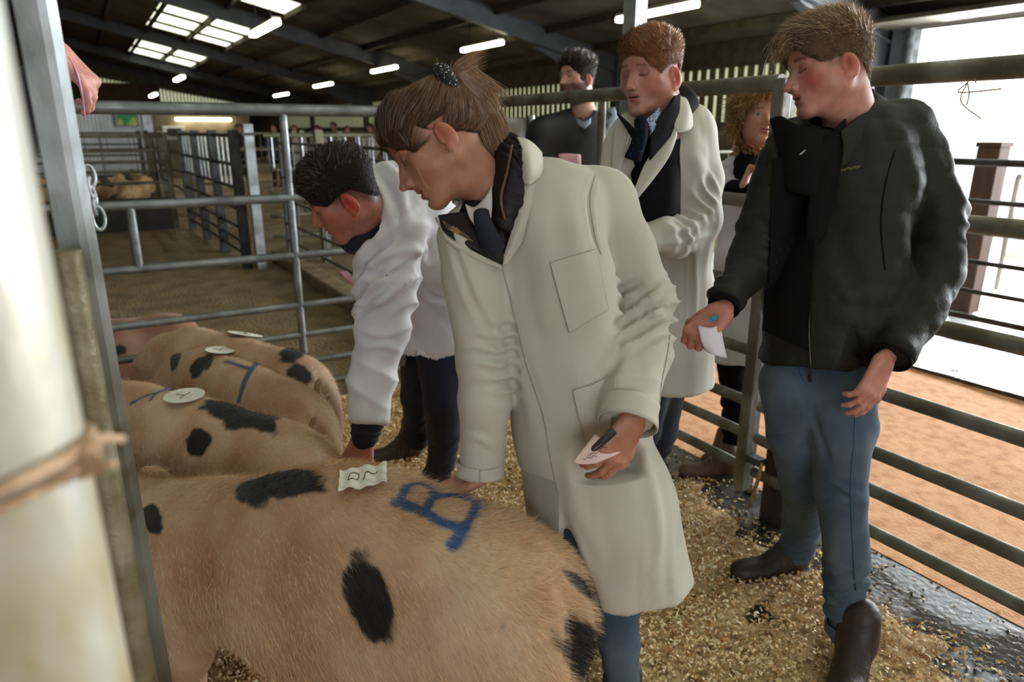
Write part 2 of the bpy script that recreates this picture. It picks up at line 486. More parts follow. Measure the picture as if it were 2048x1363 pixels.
def floor_material():
    m = bpy.data.materials.new('pen_floor'); m.use_nodes = True; nt = m.node_tree; N = nt.nodes; K = nt.links; b = N['Principled BSDF']
    tc = N.new('ShaderNodeTexCoord')
    def noise(sc, det=5, st=None):
        n = N.new('ShaderNodeTexNoise'); n.inputs['Scale'].default_value = sc; n.inputs['Detail'].default_value = det
        K.new(tc.outputs['Object'], n.inputs['Vector']); return n.outputs[0]
    def mr(src, a, c, lo=0., hi=1.):
        r = N.new('ShaderNodeMapRange'); r.inputs[1].default_value = a; r.inputs[2].default_value = c; r.inputs[3].default_value = lo; r.inputs[4].default_value = hi
        K.new(src, r.inputs[0]); return r.outputs[0]
    def mixc(f, a, c):
        x = N.new('ShaderNodeMix'); x.data_type = 'RGBA'; K.new(f, x.inputs[0])
        for s, i in ((a, 6), (c, 7)):
            if isinstance(s, str): x.inputs[i].default_value = lin(s) + (1,)
            else: K.new(s, x.inputs[i])
        return x.outputs[2]
    dirt = mixc(mr(noise(3.5, 8), .35, .65), '#67563b', '#8a7450')
    dirt = mixc(mr(noise(40, 4), .5, .75), dirt, '#493b28')
    K.new(dirt, b.inputs['Base Color'])
    K.new(mr(noise(1.3, 3), .4, .6, .55, .9), b.inputs['Roughness'])
    bp = N.new('ShaderNodeBump'); bp.inputs['Strength'].default_value = .8; bp.inputs['Distance'].default_value = .02
    K.new(noise(38, 6), bp.inputs['Height']); K.new(bp.outputs[0], b.inputs['Normal'])
    return m
floor_m = floor_material()
wetm = mat('wet_concrete', '#3a3733', '#22211f', .12, 0, 3.5, 6, .25, 45, rough2=.45, ramp=(.4, .6), spec=.6)
orange_m = mat('orange_sand', '#d9a277', '#b37546', .9, 0, 16, 9, .35, 90, ramp=(.45, .8))
yard_m = mat('pale_yard_concrete', '#c4c6c6', '#a9abab', .35, 0, 1.4, 5, .1, 30)
bed_m = mat('shaving_bed', '#dcc092', '#86693f', .9, 0, 26, 8, .9, 90, ramp=(.42, .66))

def structure(name, mb, m, parent=None, smooth=False, lab=None):
    o = mb.build(name, m, parent, smooth)
    if parent is None: o['kind'] = 'structure'
    if lab: o['label'] = lab
    return o

# ------------------------------------------------------------------ ground
fl = MB(); fl.box((-24, -6, -.12), (2.12, 48, 0)); fl.box((2.12, 4.1, -.12), (4.75, 48, 0)); fl.box((4.75, 6.6, -.12), (11, 48, 0))
structure('floor', fl, floor_m, lab='brown trampled barn floor running back under the pens')
og = MB(); 
nx, ny = 40, 80
xs = np.linspace(2.40, 4.75, nx); ys = np.linspace(-6, 4.1, ny); X_, Y_ = np.meshgrid(xs, ys, indexing='ij')
pp = np.stack([X_, Y_, X_ * 0], -1).reshape(-1, 3)
pp[:, 2] = .008 + .008 * snoise(pp, 6, 3) * sstep(2.4, 2.6, pp[:, 0]) * sstep(4.75, 4.5, pp[:, 0])
q = grid_faces(nx, ny)
o = link('floor.sand', mesh_np('alley_sand', pp, q[:, ::-1] if False else q, True), orange_m); tag(o, 'orange sand strewn over the alley beyond the right-hand rails', kind='structure')
o.name = 'sand_alley'
yd = MB(); yd.box((4.75, -40, -.14), (90, 6.6, -.01)); yd.box((11, 6.6, -.14), (90, 80, -.01))
structure('yard_ground', yd, yard_m, lab='wet pale concrete yard outside the open bay')
kb = MB(); kb.box((4.62, -6, -.02), (4.8, 6.6, .035)); structure('trim_1', kb, wetm, lab='low dark kerb between the sand and the yard')
kb = MB(); kb.box((1.86, 4.15, 0), (2.06, 9.0, .12)); bevel(structure('trim_2', kb, mat('dirty_kerb', '#7d6a4a', '#5e4e35', .9, 0, 6, 5, .4, 40), lab='low concrete kerb under the aisle rails'), .02)

# wet strip and the bedding inside the pen
ws = MB(); ws.box((-2.4, -2.5, .0), (2.44, 3.98, .006)); structure('pen_slab', ws, wetm, lab='wet dark concrete pen floor showing through the shavings')
def bed_mask(p):
    x, y = p[:, 0], p[:, 1]
    m = .95 + 0 * x
    m -= .95 * sstep(1.86, 2.30, x + .12 * snoise(p, 5, 5) + .05 * snoise(p, 14, 6))
    for cx, cy, r in ((1.12, .95, .2), (1.35, .62, .16), (1.62, 1.9, .22), (.95, .6, .16), (1.75, 1.2, .14)):
        m -= 1.0 * np.exp(-(((x - cx) * 1.0 + (y - cy) * .4) ** 2 + ((y - cy) * .8) ** 2) / r ** 2) * np.clip(.55 + 1.1 * snoise(p, 11, 77), 0, 1.2)
    m += .25 * snoise(p, 7, 9)
    return np.clip(m, 0, 1)
nx, ny = 150, 210
xs = np.linspace(-2.35, 2.42, nx); ys = np.linspace(-1.5, 3.95, ny); X_, Y_ = np.meshgrid(xs, ys, indexing='ij')
pp = np.stack([X_, Y_, X_ * 0], -1).reshape(-1, 3); bm_ = bed_mask(pp)
pp[:, 2] = -.006 + .02 * sstep(.25, .8, bm_) + .006 * snoise(pp, 22, 4) * bm_ + .003 * snoise(pp, 70, 14) * bm_
o = link('shavings_bed', mesh_np('shavings_bed', pp, grid_faces(nx, ny), True), bed_m)
tag(o, 'matted layer of wood shavings covering the pen floor', 'shavings', kind='stuff')
# loose curls of shaving
rs = np.random.RandomState(5); NF = 150000
c = np.stack([rs.uniform(-1.2, 2.42, NF), rs.uniform(-.3, 3.9, NF), np.zeros(NF)], 1)
dd = np.hypot(c[:, 0], c[:, 1])
keep = rs.rand(NF) < np.clip(bed_mask(c) ** 1.3 + .035, 0, 1) * np.clip(2.6 / np.maximum(dd, .8), 0, 1.0)
c = c[keep]; n = len(c); msk = bed_mask(c)
c[:, 2] = .006 + .018 * sstep(.25, .8, msk) + rs.uniform(0, .009, n) * (msk > .3)
u = rs.normal(size=(n, 3)); u[:, 2] *= .45; u /= np.linalg.norm(u, axis=1)[:, None]
w = np.cross(u, rs.normal(size=(n, 3)) * [.6, .6, 1]); w /= np.linalg.norm(w, axis=1)[:, None]
k = np.cross(u, w); ln = rs.uniform(.004, .011, n)[:, None]; wd = rs.uniform(.002, .005, n)[:, None]
vv = np.stack([c - u * ln - w * wd, c - u * ln + w * wd, c + k * ln * .45 - w * wd, c + k * ln * .45 + w * wd, c + u * ln - w * wd, c + u * ln + w * wd], 1).reshape(-1, 3)
vv[:, 2] = np.maximum(vv[:, 2], .004)
b6 = (np.arange(n) * 6)[:, None]
qf = np.concatenate([b6 + [0, 1, 3, 2], b6 + [2, 3, 5, 4]])
tone = np.array([lin('#f0dcb2'), lin('#dfbd8a'), lin('#f8ecd0'), lin('#b9925c')])[rs.choice(4, n, p=[.4, .27, .2, .13])]
shav_m = mat('wood_shaving', '#ffffff', '#e0d2ba', .85, 0, 200, 2, attr=True)
o = link('wood_shavings', mesh_np('wood_shavings', vv, qf, True, np.repeat(tone, 6, 0)), shav_m)
tag(o, 'loose pale curls of wood shaving scattered over the pen', 'shavings', kind='stuff')

# ------------------------------------------------------------------ roof
def zroof(x): return 3.2 + .22 * (11 - x) if x > -9 else 7.6 - .22 * (-9 - x)
xb = [-24, -9, -6.2, -5.0, -3.4, -1.6, .2, 1.45, 2.6, 3.85, 3.97, 5.15, 11.4]
yb = sorted({-6.2, 47, -2.5, .2, 1.2, 3.6, 8, 12, 18.6, 20.3, 23.7, 25.2, 25.75, 27.35, 27.95, 28.95, 33.6, 35.6, 36.6, 38.6, 39.3, 41.3})
holes = [(18.6, 20.3), (23.7, 25.2), (25.75, 27.35), (27.95, 28.95), (33.6, 35.6), (36.6, 38.6), (39.3, 41.3)]
rf = MB(); skl = []
for i in range(len(xb) - 1):
    for j in range(len(yb) - 1):
        x0, x1, y0, y1 = xb[i], xb[i + 1], yb[j], yb[j + 1]
        hole = ((y0, y1) in holes and i in (8, 10, 2)) or ((y0, y1) in ((1.2, 3.6), (-2.5, .2)) and i in (6, 8, 10)) or ((y0, y1) in ((8, 12), (1.2, 3.6)) and i in (2, 4))  # panels overhead and far left are unseen, added to brighten pen and background
        v = [(x, y, zroof(x) + dz) for x in (x0, x1) for y in (y0, y1) for dz in (0, .05)]
        if hole: skl.append(v); continue
        rf.add(v, [[0, 1, 3, 2], [4, 6, 7, 5], [0, 4, 5, 1], [2, 3, 7, 6], [0, 2, 6, 4], [1, 5, 7, 3]])
ceil = structure('ceiling', rf, roofm, lab='dark corrugated barn roof with rafters and purlins')
for i, v in enumerate(skl):
    s = MB(); s.add(v, [[0, 1, 3, 2], [4, 6, 7, 5], [0, 4, 5, 1], [2, 3, 7, 6], [0, 2, 6, 4], [1, 5, 7, 3]])
    structure('window_%d' % (i + 1), s, skyl_m, lab='bright translucent rooflight of a set partly added out of view')
for y in (.4, 6.95, 13.5, 21.4, 30.0, 39.0, 45.6):
    r = MB()
    for (xa, xc) in ((11, -9), (-9, -24)):
        a = V(xa, y, zroof(xa) - .23); e = V(xc, y, zroof(xc) - .23); u_ = nrm(np.cross(nrm(e - a), V(0, 1, 0)))
        if u_[2] < 0: u_ = -u_
        r.beam(a, e, .012, .36, u_)
        for s_ in (-.18, .18): r.beam(a + u_ * s_, e + u_ * s_, .17, .014, u_)
    if y > 1:                                                    # knee haunch at the eave
        r.beam(V(11, y, zroof(11) - 1.0), V(8.6, y, zroof(8.6) - .5), .17, .02, (.3, 0, 1))
        r.add([(11, y, zroof(11) - 1.0), (11, y, zroof(11) - .4), (8.6, y, zroof(8.6) - .45)], None, [[0, 1, 2]])
        r.add([(11, y + .012, zroof(11) - 1.0), (11, y + .012, zroof(11) - .4), (8.6, y + .012, zroof(8.6) - .45)], None, [[0, 2, 1]])
    put(structure('rafter', r, beam_m, ceil), ceil)
for i, x in enumerate(np.arange(3.91 + 1.25 * 5, -22, -1.25)):
    r = MB(); r.box((x - .04, -6, zroof(x) - .135), (x + .04, 46.8, zroof(x) - .006)); structure('purlin', r, purl_m, ceil)

# ------------------------------------------------------------------ walls
wr = MB(); wr.box((11.0, 6.9, 0), (11.15, 46, 1.6)); wallr = structure('wall_right', wr, block_m, lab='olive block wall under the daylight sheets')
b = MB(); b.box((10.94, 6.9, 1.6), (11.0, 46, 1.72)); b.box((10.96, 6.9, 2.72), (11.04, 46, 3.2)); b.box((10.9, 7.2, 1.02), (10.98, 46, 1.22))
structure('wall_rail', b, purl_m, wallr)
b = MB(); s = MB()
y = 7.25
while y < 46:
    b.box((11.0, y, 1.7), (11.03, y + .16, 2.75)); s.box((11.01, y + .158, 1.7), (11.014, y + .242, 2.75)); y += .24
structure('cladding', b, slat_m, wallr); structure('daylight_strip', s, slot_m, wallr)
b = MB(); b.box((9.9, -6, 3.0), (11.1, 6.9, 3.06)) ; b.box((10.95, -6, 3.0), (11.1, 6.9, 3.2))
structure('trim_3', b, purl_m, lab='dark eave lining above the open bay')
for y in (6.95, 13.5, 22.1, 30.6, 39.0):
    c = MB(); c.box((10.75, y - .1, 0), (10.99, y - .085, 3.1)); c.box((10.75, y + .085, 0), (10.99, y + .1, 3.1)); c.box((10.86, y - .085, 0), (10.88, y + .085, 3.1))
    structure('eave_column', c, beam_m).__setitem__('label', 'grey steel column standing along the right wall')
c = MB(); c.box((10.9, 6.62, 0), (11.1, 6.8, 3.2)); c.tube([(10.8, 6.6, 0), (10.8, 6.6, 3.1)], .05, 10)
structure('trim_4', c, galv, lab='steel jamb and downpipe beside the open bay')
wb = MB(); wb.box((-24, 46, 0), (11, 46.2, 2.9)); wallb = structure('wall_back', wb, mat('far_olive_wall', '#4e4732', '#3b3524', .9, 0, 1, 3), lab='dim far end wall of the barn')
wb = MB(); wb.add([(-9, 46.2, 2.9), (.6, 46.2, 2.9), (.6, 46.2, zroof(.6)), (-9, 46.2, 7.6)], [[0, 1, 2, 3]])
zt_ = lambda x: 4.45 - .17 * (x - .6); xe_ = .6 + 46 * .18
wb.add([(.6, 46.2, zt_(.6)), (xe_, 46.2, zt_(xe_)), (xe_, 46.2, zroof(xe_)), (.6, 46.2, zroof(.6))], [[0, 1, 2, 3]]); wb.add([(xe_, 46.2, 2.9), (11, 46.2, 2.9), (11, 46.2, 3.2), (xe_, 46.2, zroof(xe_))], [[0, 1, 2, 3]])
for i in range(46):
    x = .6 + i * .18; zl = zt_(x) - .42 - (.35 if x > 4.3 else 0); wb.add([(x + .09, 46.15, 2.9), (x + .18, 46.15, 2.9), (x + .18, 46.15, zt_(x) + .02), (x + .09, 46.15, zt_(x) + .02)], [[0, 1, 2, 3]]); wb.add([(x, 46.15, 2.8), (x + .09, 46.15, 2.8), (x + .09, 46.15, zl), (x, 46.15, zl)], [[0, 1, 2, 3]])
wb.add([(-24, 46.2, 2.9), (-9, 46.2, 2.9), (-9, 46.2, 7.6), (-24, 46.2, 4.3)], [[0, 1, 2, 3]])
structure('gable_sheet', wb, slat_m, wallb)
b = MB()
for i in range(46):
    x = .6 + i * .18; zt = 4.45 - .17 * (x - .6); b.box((x, 46.1, zt - .42 - (.35 if x > 4.3 else 0)), (x + .09, 46.13, zt))
structure('daylight_strip', b, slot_m, wallb)
bb = MB(); bb.box((-8, 45.8, 2.6), (4.3, 45.95, 4.05)); structure('brown_sheet', bb, brown_m, wallb)
wl = MB(); wl.box((-24.2, -2, 0), (-24, 46, 4.3)); structure('wall_left', wl, block_m, lab='block wall on the far left')
for y0, y1 in ((-6.2, -6.0),):  # unseen rear wall, its opening sized to hold back daylight
    w_ = MB(); w_.box((-24, y0, 0), (-4.5, y1, 6)); w_.box((1.5, y0, 0), (11, y1, 4)); w_.box((-4.5, y0, 3.6), (1.5, y1, 6)); structure('wall_front', w_, block_m, lab='unseen block wall added behind the camera, shaped to limit daylight')

# office block at the back left
of = MB(); of.box((-9, 24, 0), (1.7, 24.15, 2.3)); ofo = structure('office_wall', of, white_wall, lab='white clad office wall at the back left')
of = MB(); of.box((1.7, 23.9, 0), (1.95, 28, 2.35)); structure('trim_5', of, pale_steel, lab='pale corner pillar of the office')
of = MB(); of.box((1.95, 27, 0), (5.3, 27.15, 2.2)); of.box((1.95, 26.9, 2.2), (5.6, 27.15, 2.4)); structure('canteen_wall', of, mat('yellow_block', '#6b6350', '#544d3c', .9, 0, 3, 4), lab='yellowish block wall under the strip lamp')
sg = MB(); sg.box((-.02, 0, -.02), (1.0, .05, .62)); 
pic = mat('green_poster', '#2f9a63', '#e3e36a', .6, 0, 2.2, 3, ramp=(.45, .55))
t_ = thing('poster', 'green and yellow poster on the white office wall', 'poster', loc=tuple(atY(235, 250, 23.95)))
p0 = atY(235, 250, 23.95); p1 = atY(271, 229, 23.95)
s = MB(); s.box((p0[0], 23.9, p0[2]), (p1[0], 23.95, p1[2])); s.build('picture', pic, t_)
s = MB()
for a_, b_ in (((p0[0] - .05, 23.88, p0[2] - .05), (p1[0] + .05, 23.96, p0[2])), ((p0[0] - .05, 23.88, p1[2]), (p1[0] + .05, 23.96, p1[2] + .05)),
               ((p0[0] - .05, 23.88, p0[2]), (p0[0], 23.96, p1[2])), ((p1[0], 23.88, p0[2]), (p1[0] + .05, 23.96, p1[2]))): s.box(a_, b_)
s.build('frame', galv, t_)
# window hatch with dark screen
p0 = atY(325, 279, 26.9); p1 = atY(366, 252, 26.9)
t_ = thing('monitor', 'white cased monitor with a dark screen against the yellow wall', 'monitor', loc=(p0[0], 26.9, p0[2]))
s = MB(); s.box((p0[0], 26.5, p0[2]), (p1[0], 26.9, p1[2])); bevel(s.build('casing', mat('white_plastic', '#d8dcdc', None, .4), t_), .03)
s = MB(); s.box((p0[0] + .14, 26.47, p0[2] + .1), (p0[0] + .56, 26.51, p1[2] - .08)); s.build('screen', mat('dark_screen', '#1c1f22', None, .2), t_)
s = MB(); s.box((p0[0], 26.55, 1.3), (p1[0], 26.95, p0[2])); s.build('shelf', dark_steel, t_)

# ------------------------------------------------------------------ strip lamps
lamp_m = emis('lamp_tube', '#fff2cf', 24.0)
fit_m = mat('lamp_housing', '#c8c8b8', None, .5)
def strip_lamp(x, y0, z, ln, label, along='Y'):
    t = thing('strip_lamp', label, 'lamp', 'strip lamps under the roof', (x, y0, z))
    def bx(w, h0, h1, a, c): 
        m_ = MB(); m_.box((x - w, a, z + h0), (x + w, c, z + h1)) if along == 'Y' else m_.box((a, y0 - w, z + h0), (c, y0 + w, z + h1)); return m_
    s0 = y0 if along == 'Y' else x
    d = bx(.065, -.03, .05, s0, s0 + ln).build('diffuser', lamp_m, t); bevel(d, .02, 3)
    bx(.07, .05, .09, s0 + .02, s0 + ln - .02).build('housing', fit_m, t)
    for f in (.2, .8):
        q = s0 + ln * f; pt = V(x, q, z) if along == 'Y' else V(q, y0, z)
        zr = zroof(pt[0]) - .01 if along == 'Y' else z
        if zr > z + .1:
            m_ = MB(); m_.tube([pt + UP * .09, V(pt[0], pt[1], zr)], .008, 6); m_.build('hanger', dark_steel, t)
strip_lamp(8, 8.18, 3.30, 1.8, 'strip lamp nearest, above the auburn haired man')
strip_lamp(8, 13.85, 3.33, 1.8, 'strip lamp above the bearded man, left of the roof column')
strip_lamp(8, 19.8, 3.26, 1.9, 'strip lamp just left above the ponytail')
strip_lamp(8, 25.9, 3.14, 2.1, 'third strip lamp back in the right-hand row')
strip_lamp(8, 32.2, 3.06, 2.3, 'smallest strip lamp, furthest back in the right-hand row')
strip_lamp(3, 12.35, 3.2, 1.85, 'strip lamp hanging beside the lower corner of the rooflights')
strip_lamp(3, 24.4, 3.1, 1.9, 'second strip lamp back in the left-hand row under the rooflights')
strip_lamp(2.75, 30.6, 2.85, 2.1, 'furthest strip lamp in the left-hand row over the brown sheeting')
p0 = atY(352, 239, 26.7); strip_lamp(p0[0], 26.832, p0[2], 1.75, 'strip lamp mounted level on the yellow wall', 'X')

# ------------------------------------------------------------------ rails
def rail_run(name, label, cat, a, b, heights, r=.024, m=None, uprights=(), stiles=(), ur=None, group=None, sag=None, n=12, stile_w=.05, round_stile=True, brace=None, z0=.12):
    """fence or gate from a to b (ground points); uprights/stiles given as fractions"""
    a = np.asarray(a, float); b = np.asarray(b, float); m = m or galv
    t = thing(name, label, cat, group, a)
    for i, h in enumerate(heights):
        rr = r[i] if isinstance(r, (list, tuple)) else r
        mb = MB(); mb.tube([a + UP * h, b + UP * h], rr, n); auto_smooth(mb.build('rail', m, t), 50)
    top = max(heights)
    for f in uprights:
        lo, hi = min(heights), top
        if isinstance(f, tuple): f, lo, hi = f
        p = a * (1 - f) + b * f; mb = MB(); mb.tube([p + UP * lo, p + UP * hi], ur or .016, n); auto_smooth(mb.build('upright', m, t), 50)
    for f in stiles:
        p = a * (1 - f) + b * f; mb = MB()
        if round_stile: mb.tube([p + UP * z0, p + UP * (top + .01)], stile_w / 2, n)
        else:
            d = nrm(b - a); mb.beam(p + UP * z0, p + UP * (top + .02), stile_w, stile_w, d)
        auto_smooth(mb.build('stile', m, t), 40)
    if brace:
        mb = MB(); mb.tube([a * (1 - brace[0]) + b * brace[0] + UP * brace[1], a * (1 - brace[2]) + b * brace[2] + UP * brace[3]], .013, 8); mb.build('brace', m, t)
    return t
RH = [1.715, 1.29, .97, .705, .49, .35, .20]
FX = 2.2
side_gate = rail_run('pen_gate', 'grey steel pen gate between the dark post and the corner, behind the auburn haired man', 'gate', (FX, 1.80, 0), (FX, 3.84, 0), RH, [.031, .026, .025, .024, .022, .022, .022], galv_dirty, (.51,), (), .02)
mb = MB(); mb.beam((FX - .005, 1.79, .10), (FX - .005, 1.79, 1.73), .05, .05, (1, 0, 0)); bevel(mb.build('stile', galv_dirty, side_gate), .006)
mb = MB(); mb.beam((FX + .028, 1.775, .12), (FX + .028, 1.775, 1.70), .012, .03, (1, 0, 0)); mb.build('edge_strip', galv, side_gate)
mb = MB(); mb.box((FX - .02, 1.70, .24), (FX + .02, 1.77, .27)); mb.build('hinge', dark_steel, side_gate)
mb = MB(); mb.box((FX - .02, 1.70, 1.4), (FX + .02, 1.77, 1.43)); mb.build('hinge', dark_steel, side_gate)
t = thing('gate_post', 'thick dark square post beside the young man in jeans', 'post', loc=(FX + .07, 1.64, 0))
mb = MB(); mb.box((FX + .012, 1.575, 0), (FX + .13, 1.70, 1.60)); bevel(mb.build('shaft', timber, t), .01)
front_rails = rail_run('rail_fence', 'dark steel rail fence running forward on the right past the young man in jeans', 'fence', (FX, 1.74, 0), (FX, -1.9, 0), RH, [.031, .026, .025, .024, .023, .023, .022], galv_dirty, (), (1.0,), stile_w=.08, round_stile=False, z0=0)
BH = [1.655, 1.2, .885, .60, .425, .26, .12]; BY = 3.95
xu = atY(585, 450, BY)[0]; xl = atY(268, 470, BY)[0]; xL = -2.9
back_gate = rail_run('pen_gate', 'galvanised pen gate of level rails behind the spotted pigs', 'gate', (xL, BY, 0), (FX - .02, BY, 0), BH, [.031, .024, .022, .021, .019, .019, .019], galv,
                     ((((xu - xL) / (FX - .02 - xL)), .12, 1.655), ((xl - xL) / (FX - .02 - xL), .885, 1.2)), (0.0,), .022)
t = thing('corner_post', 'broad grey box post at the far corner of the pen', 'post', loc=(2.33, BY, 0))
mb = MB(); mb.box((2.22, BY - .06, 0), (2.44, BY + .1, 1.63)); bevel(mb.build('box_section', galv_dirty, t), .01)
mb = MB(); mb.tube([(2.46, BY - .06, 0), (2.46, BY - .06, 1.64)], .022, 10); auto_smooth(mb.build('edge_tube', pale_steel, t))
# chain and latch on the gate behind the near post
t = thing('latch_chain', 'steel chain with one long loose link hanging on the left end of the back gate', 'chain', loc=atY(190, 400, 3.8))
def link_ring(c, R, r, sx=.6, tilt=0.0, ax=0):
    an = np.linspace(0, 2 * np.pi, 25); p = np.stack([np.cos(an) * R * sx * math.cos(ax), np.cos(an) * R * sx * math.sin(ax), np.sin(an) * R], 1)
    return p + np.asarray(c)
for i, (px, py, R, ax) in enumerate(((178, 352, .05, .2), (181, 374, .045, 1.2), (184, 396, .05, .9), (190, 414, .035, 1.2), (197, 436, .055, .3))):
    m_ = MB(); m_.tube(link_ring(atY(px, py, 3.925 - .004 * i), R, .008, .5, 0, ax), .009, 8, cap=False); auto_smooth(m_.build('chain_link', pale_steel, t))

# column inside the barn, behind the auburn man
col_p = P(1262, 200, 4.95); t = thing('roof_column', 'pale galvanised roof column rising behind the auburn haired man', 'column', loc=(col_p[0], col_p[1], 0))
mb = MB(); Mx = Matrix.Translation((col_p[0], col_p[1], 0)) @ Matrix.Rotation(-YAW + .75, 4, 'Z')
mb.box((-.06, -.055, 0), (.06, .055, zroof(col_p[0]) - .2), Mx)
mb.build('flange', pale_steel, t)
mb = MB(); mb.box((-.17, -.16, 0), (.17, .16, .02), Mx); mb.build('base_plate', dark_steel, t)

# ------------------------------------------------------------------ posts right in front on the left
bp_ = P(190, 681, 1.15); d0 = (bp_[0], bp_[1])
t = thing('gate_post', 'dented grey galvanised box post in front on the left, dirt on its lower half', 'post', loc=(d0[0], d0[1], 0))
mb = MB(); yaw_m = Matrix.Translation((d0[0], d0[1], 0)) @ Matrix.Rotation(-YAW - math.radians(2), 4, 'Z')
def oct_post(mb, M, w, dpt, z1, ch=.008):
    pr = [(-w + ch, -dpt), (w - ch, -dpt), (w, -dpt + ch), (w, dpt - ch), (w - ch, dpt), (-w + ch, dpt), (-w, dpt - ch), (-w, -dpt + ch)]
    v = [(x, y, z) for z in (0, z1) for x, y in pr]; v = np.array(v) @ np.array(M)[:3, :3].T + np.array(M)[:3, 3]
    mb.add(v, [[i, (i + 1) % 8, 8 + (i + 1) % 8, 8 + i] for i in range(8)]); mb.add(v[8:], [[0, 1, 2, 3], [0, 3, 4, 7], [4, 5, 6, 7]])
oct_post(mb, yaw_m, .025, .02, 2.3)
pz = np.linspace(0, 2.3, 120); ring8 = np.concatenate(mb.v)[:8]; pv_ = np.concatenate([ring8 + UP * z for z in pz]); pq_ = []
for i in range(119): pq_ += [[i * 8 + j, i * 8 + (j + 1) % 8, i * 8 + 8 + (j + 1) % 8, i * 8 + 8 + j] for j in range(8)]
dirt_ = sstep(1.42, 1.30, pv_[:, 2] + .05 * snoise(pv_, 30, 3)) * (.75 + .2 * snoise(pv_, 18, 5)) + .25 * sstep(.25, .8, snoise(pv_ * [1, 1, 3], 22, 8))
dirt_ = np.clip(dirt_, 0, 1)[:, None]; pc_ = np.array(lin('#bcc6cc')) * (1 - dirt_) + np.array(lin('#5c5340')) * dirt_
postm = mat('dented_post_steel', '#98a2a8', '#c9cac4', .42, .2, 9, 8, .35, 45, rough2=.6, ramp=(.42, .68), stretch=(1, 1, .5), attr=True)
put(auto_smooth(link('shaft', mesh_np('post_shaft', pv_, np.array(pq_), True, pc_), postm), 30), t)
mb = MB(); a0 = P(131, 500, 1.04); mb.tube([V(a0[0], a0[1], 0), V(a0[0], a0[1], a0[2])], .021, 20); auto_smooth(mb.build('sleeve_tube', mat('dirty_tube', '#a09a84', '#6e6549', .5, .4, 9, 6, .3, 60), t))
t = thing('gate_stile', 'blurred pale steel stile filling the left edge, twine knotted round it', 'gate', loc=(0, 0, 0))
ns = P(-100, 681, .37); t.location = (ns[0], ns[1], 0)
stm = mat('blotchy_galvanised', '#c9ccc8', '#a49468', .4, .35, 10, 5, .2, 40, rough2=.6, ramp=(.4, .62), stretch=(1, 1, .45))
mb = MB(); mb.tube([(ns[0], ns[1], 0), (ns[0], ns[1], 2.2)], .052, 40); auto_smooth(mb.build('tube', stm, t))
tw = mat('baler_twine', '#c9a98a', '#a88666', .85, 0, 60, 3, .5, 200)
mb = MB(); zz = P(80, 1040, .36)[2]
an = np.linspace(0, 2 * np.pi, 40)
for k_, (dz, sl) in enumerate(((0, .012), (.008, .016), (.014, .006))):
    mb.tube(np.stack([ns[0] + .0555 * np.cos(an), ns[1] + .0555 * np.sin(an), zz + dz + sl * np.sin(an + 2.2)], 1), .0028, 8, cap=False)
kn = V(ns[0], ns[1], zz + .02) + nrm(P(215, 1000, .37) - P(80, 1000, .37)) * .056 - nrm(CF) * .0
for s_ in range(5):
    r_ = np.random.RandomState(s_); mb.tube(crom([kn, kn + r_.normal(size=3) * .006, kn + r_.normal(size=3) * .01 + V(0, 0, .006)], 8), .0026, 6)
twine = mb.build('twine', tw, None, True); tag(twine, 'frayed twine tied round the near gate stile', 'twine')

# twine hanging on the right gate and stones on the floor
def rock(name, px, py, r, label, col=('#8c7f72', '#6a5c4f'), flat=.7, seed=0, z=0):
    c = G(px, py, z) + UP * r * flat
    v, q = carve([el(c, (r * 1.15, r * .85, r * flat), k=.01)], r / 9, 1)
    n = vnormals(v, q); v = v + n * (snoise(v, 2.2 / r, seed) * r * .09)[:, None]; v[:, 2] = np.maximum(v[:, 2], z + .001)
    o = link(name, mesh_np(name, v, q), mat('pebble_%d' % seed, col[0], col[1], .7, 0, 30, 4, .3, 60)); return tag(o, label, 'stone')
rock('stone', 1503, 984, .036, 'small buff stone against the dark post foot', ('#8f8168', '#6f6350'), .6, 3)
mb = MB(); mb.tube(crom([atX(1524, 925, FX - .06), atX(1518, 955, FX - .07), atX(1510, 980, FX - .08), atX(1503, 1000, FX - .1), G(1496, 1016, .03)], 20), .006, 8); mb.tube(crom([atX(1522, 930, FX - .06), atX(1512, 965, FX - .09), atX(1506, 990, FX - .08)], 14), .004, 8)
tag(mb.build('rope_end', mat('straw_rope', '#b99a5e', '#8d7342', .9, 0, 80, 3), None, True), 'short straw coloured rope hanging from the gate hinge', 'rope')
mb = MB()
for k_ in range(4):
    r_ = np.random.RandomState(k_ + 3); s0 = atX(1935, 165, FX - .02); mb.tube(crom([s0, s0 + r_.normal(size=3) * .02 + V(0, 0, -.03), s0 + r_.normal(size=3) * .03 + V(0, -.03, -.05)], 10), .0018, 6)
tag(mb.build('twine_scrap', tw, None, True), 'scrap of twine dangling from the top rail on the right', 'twine')

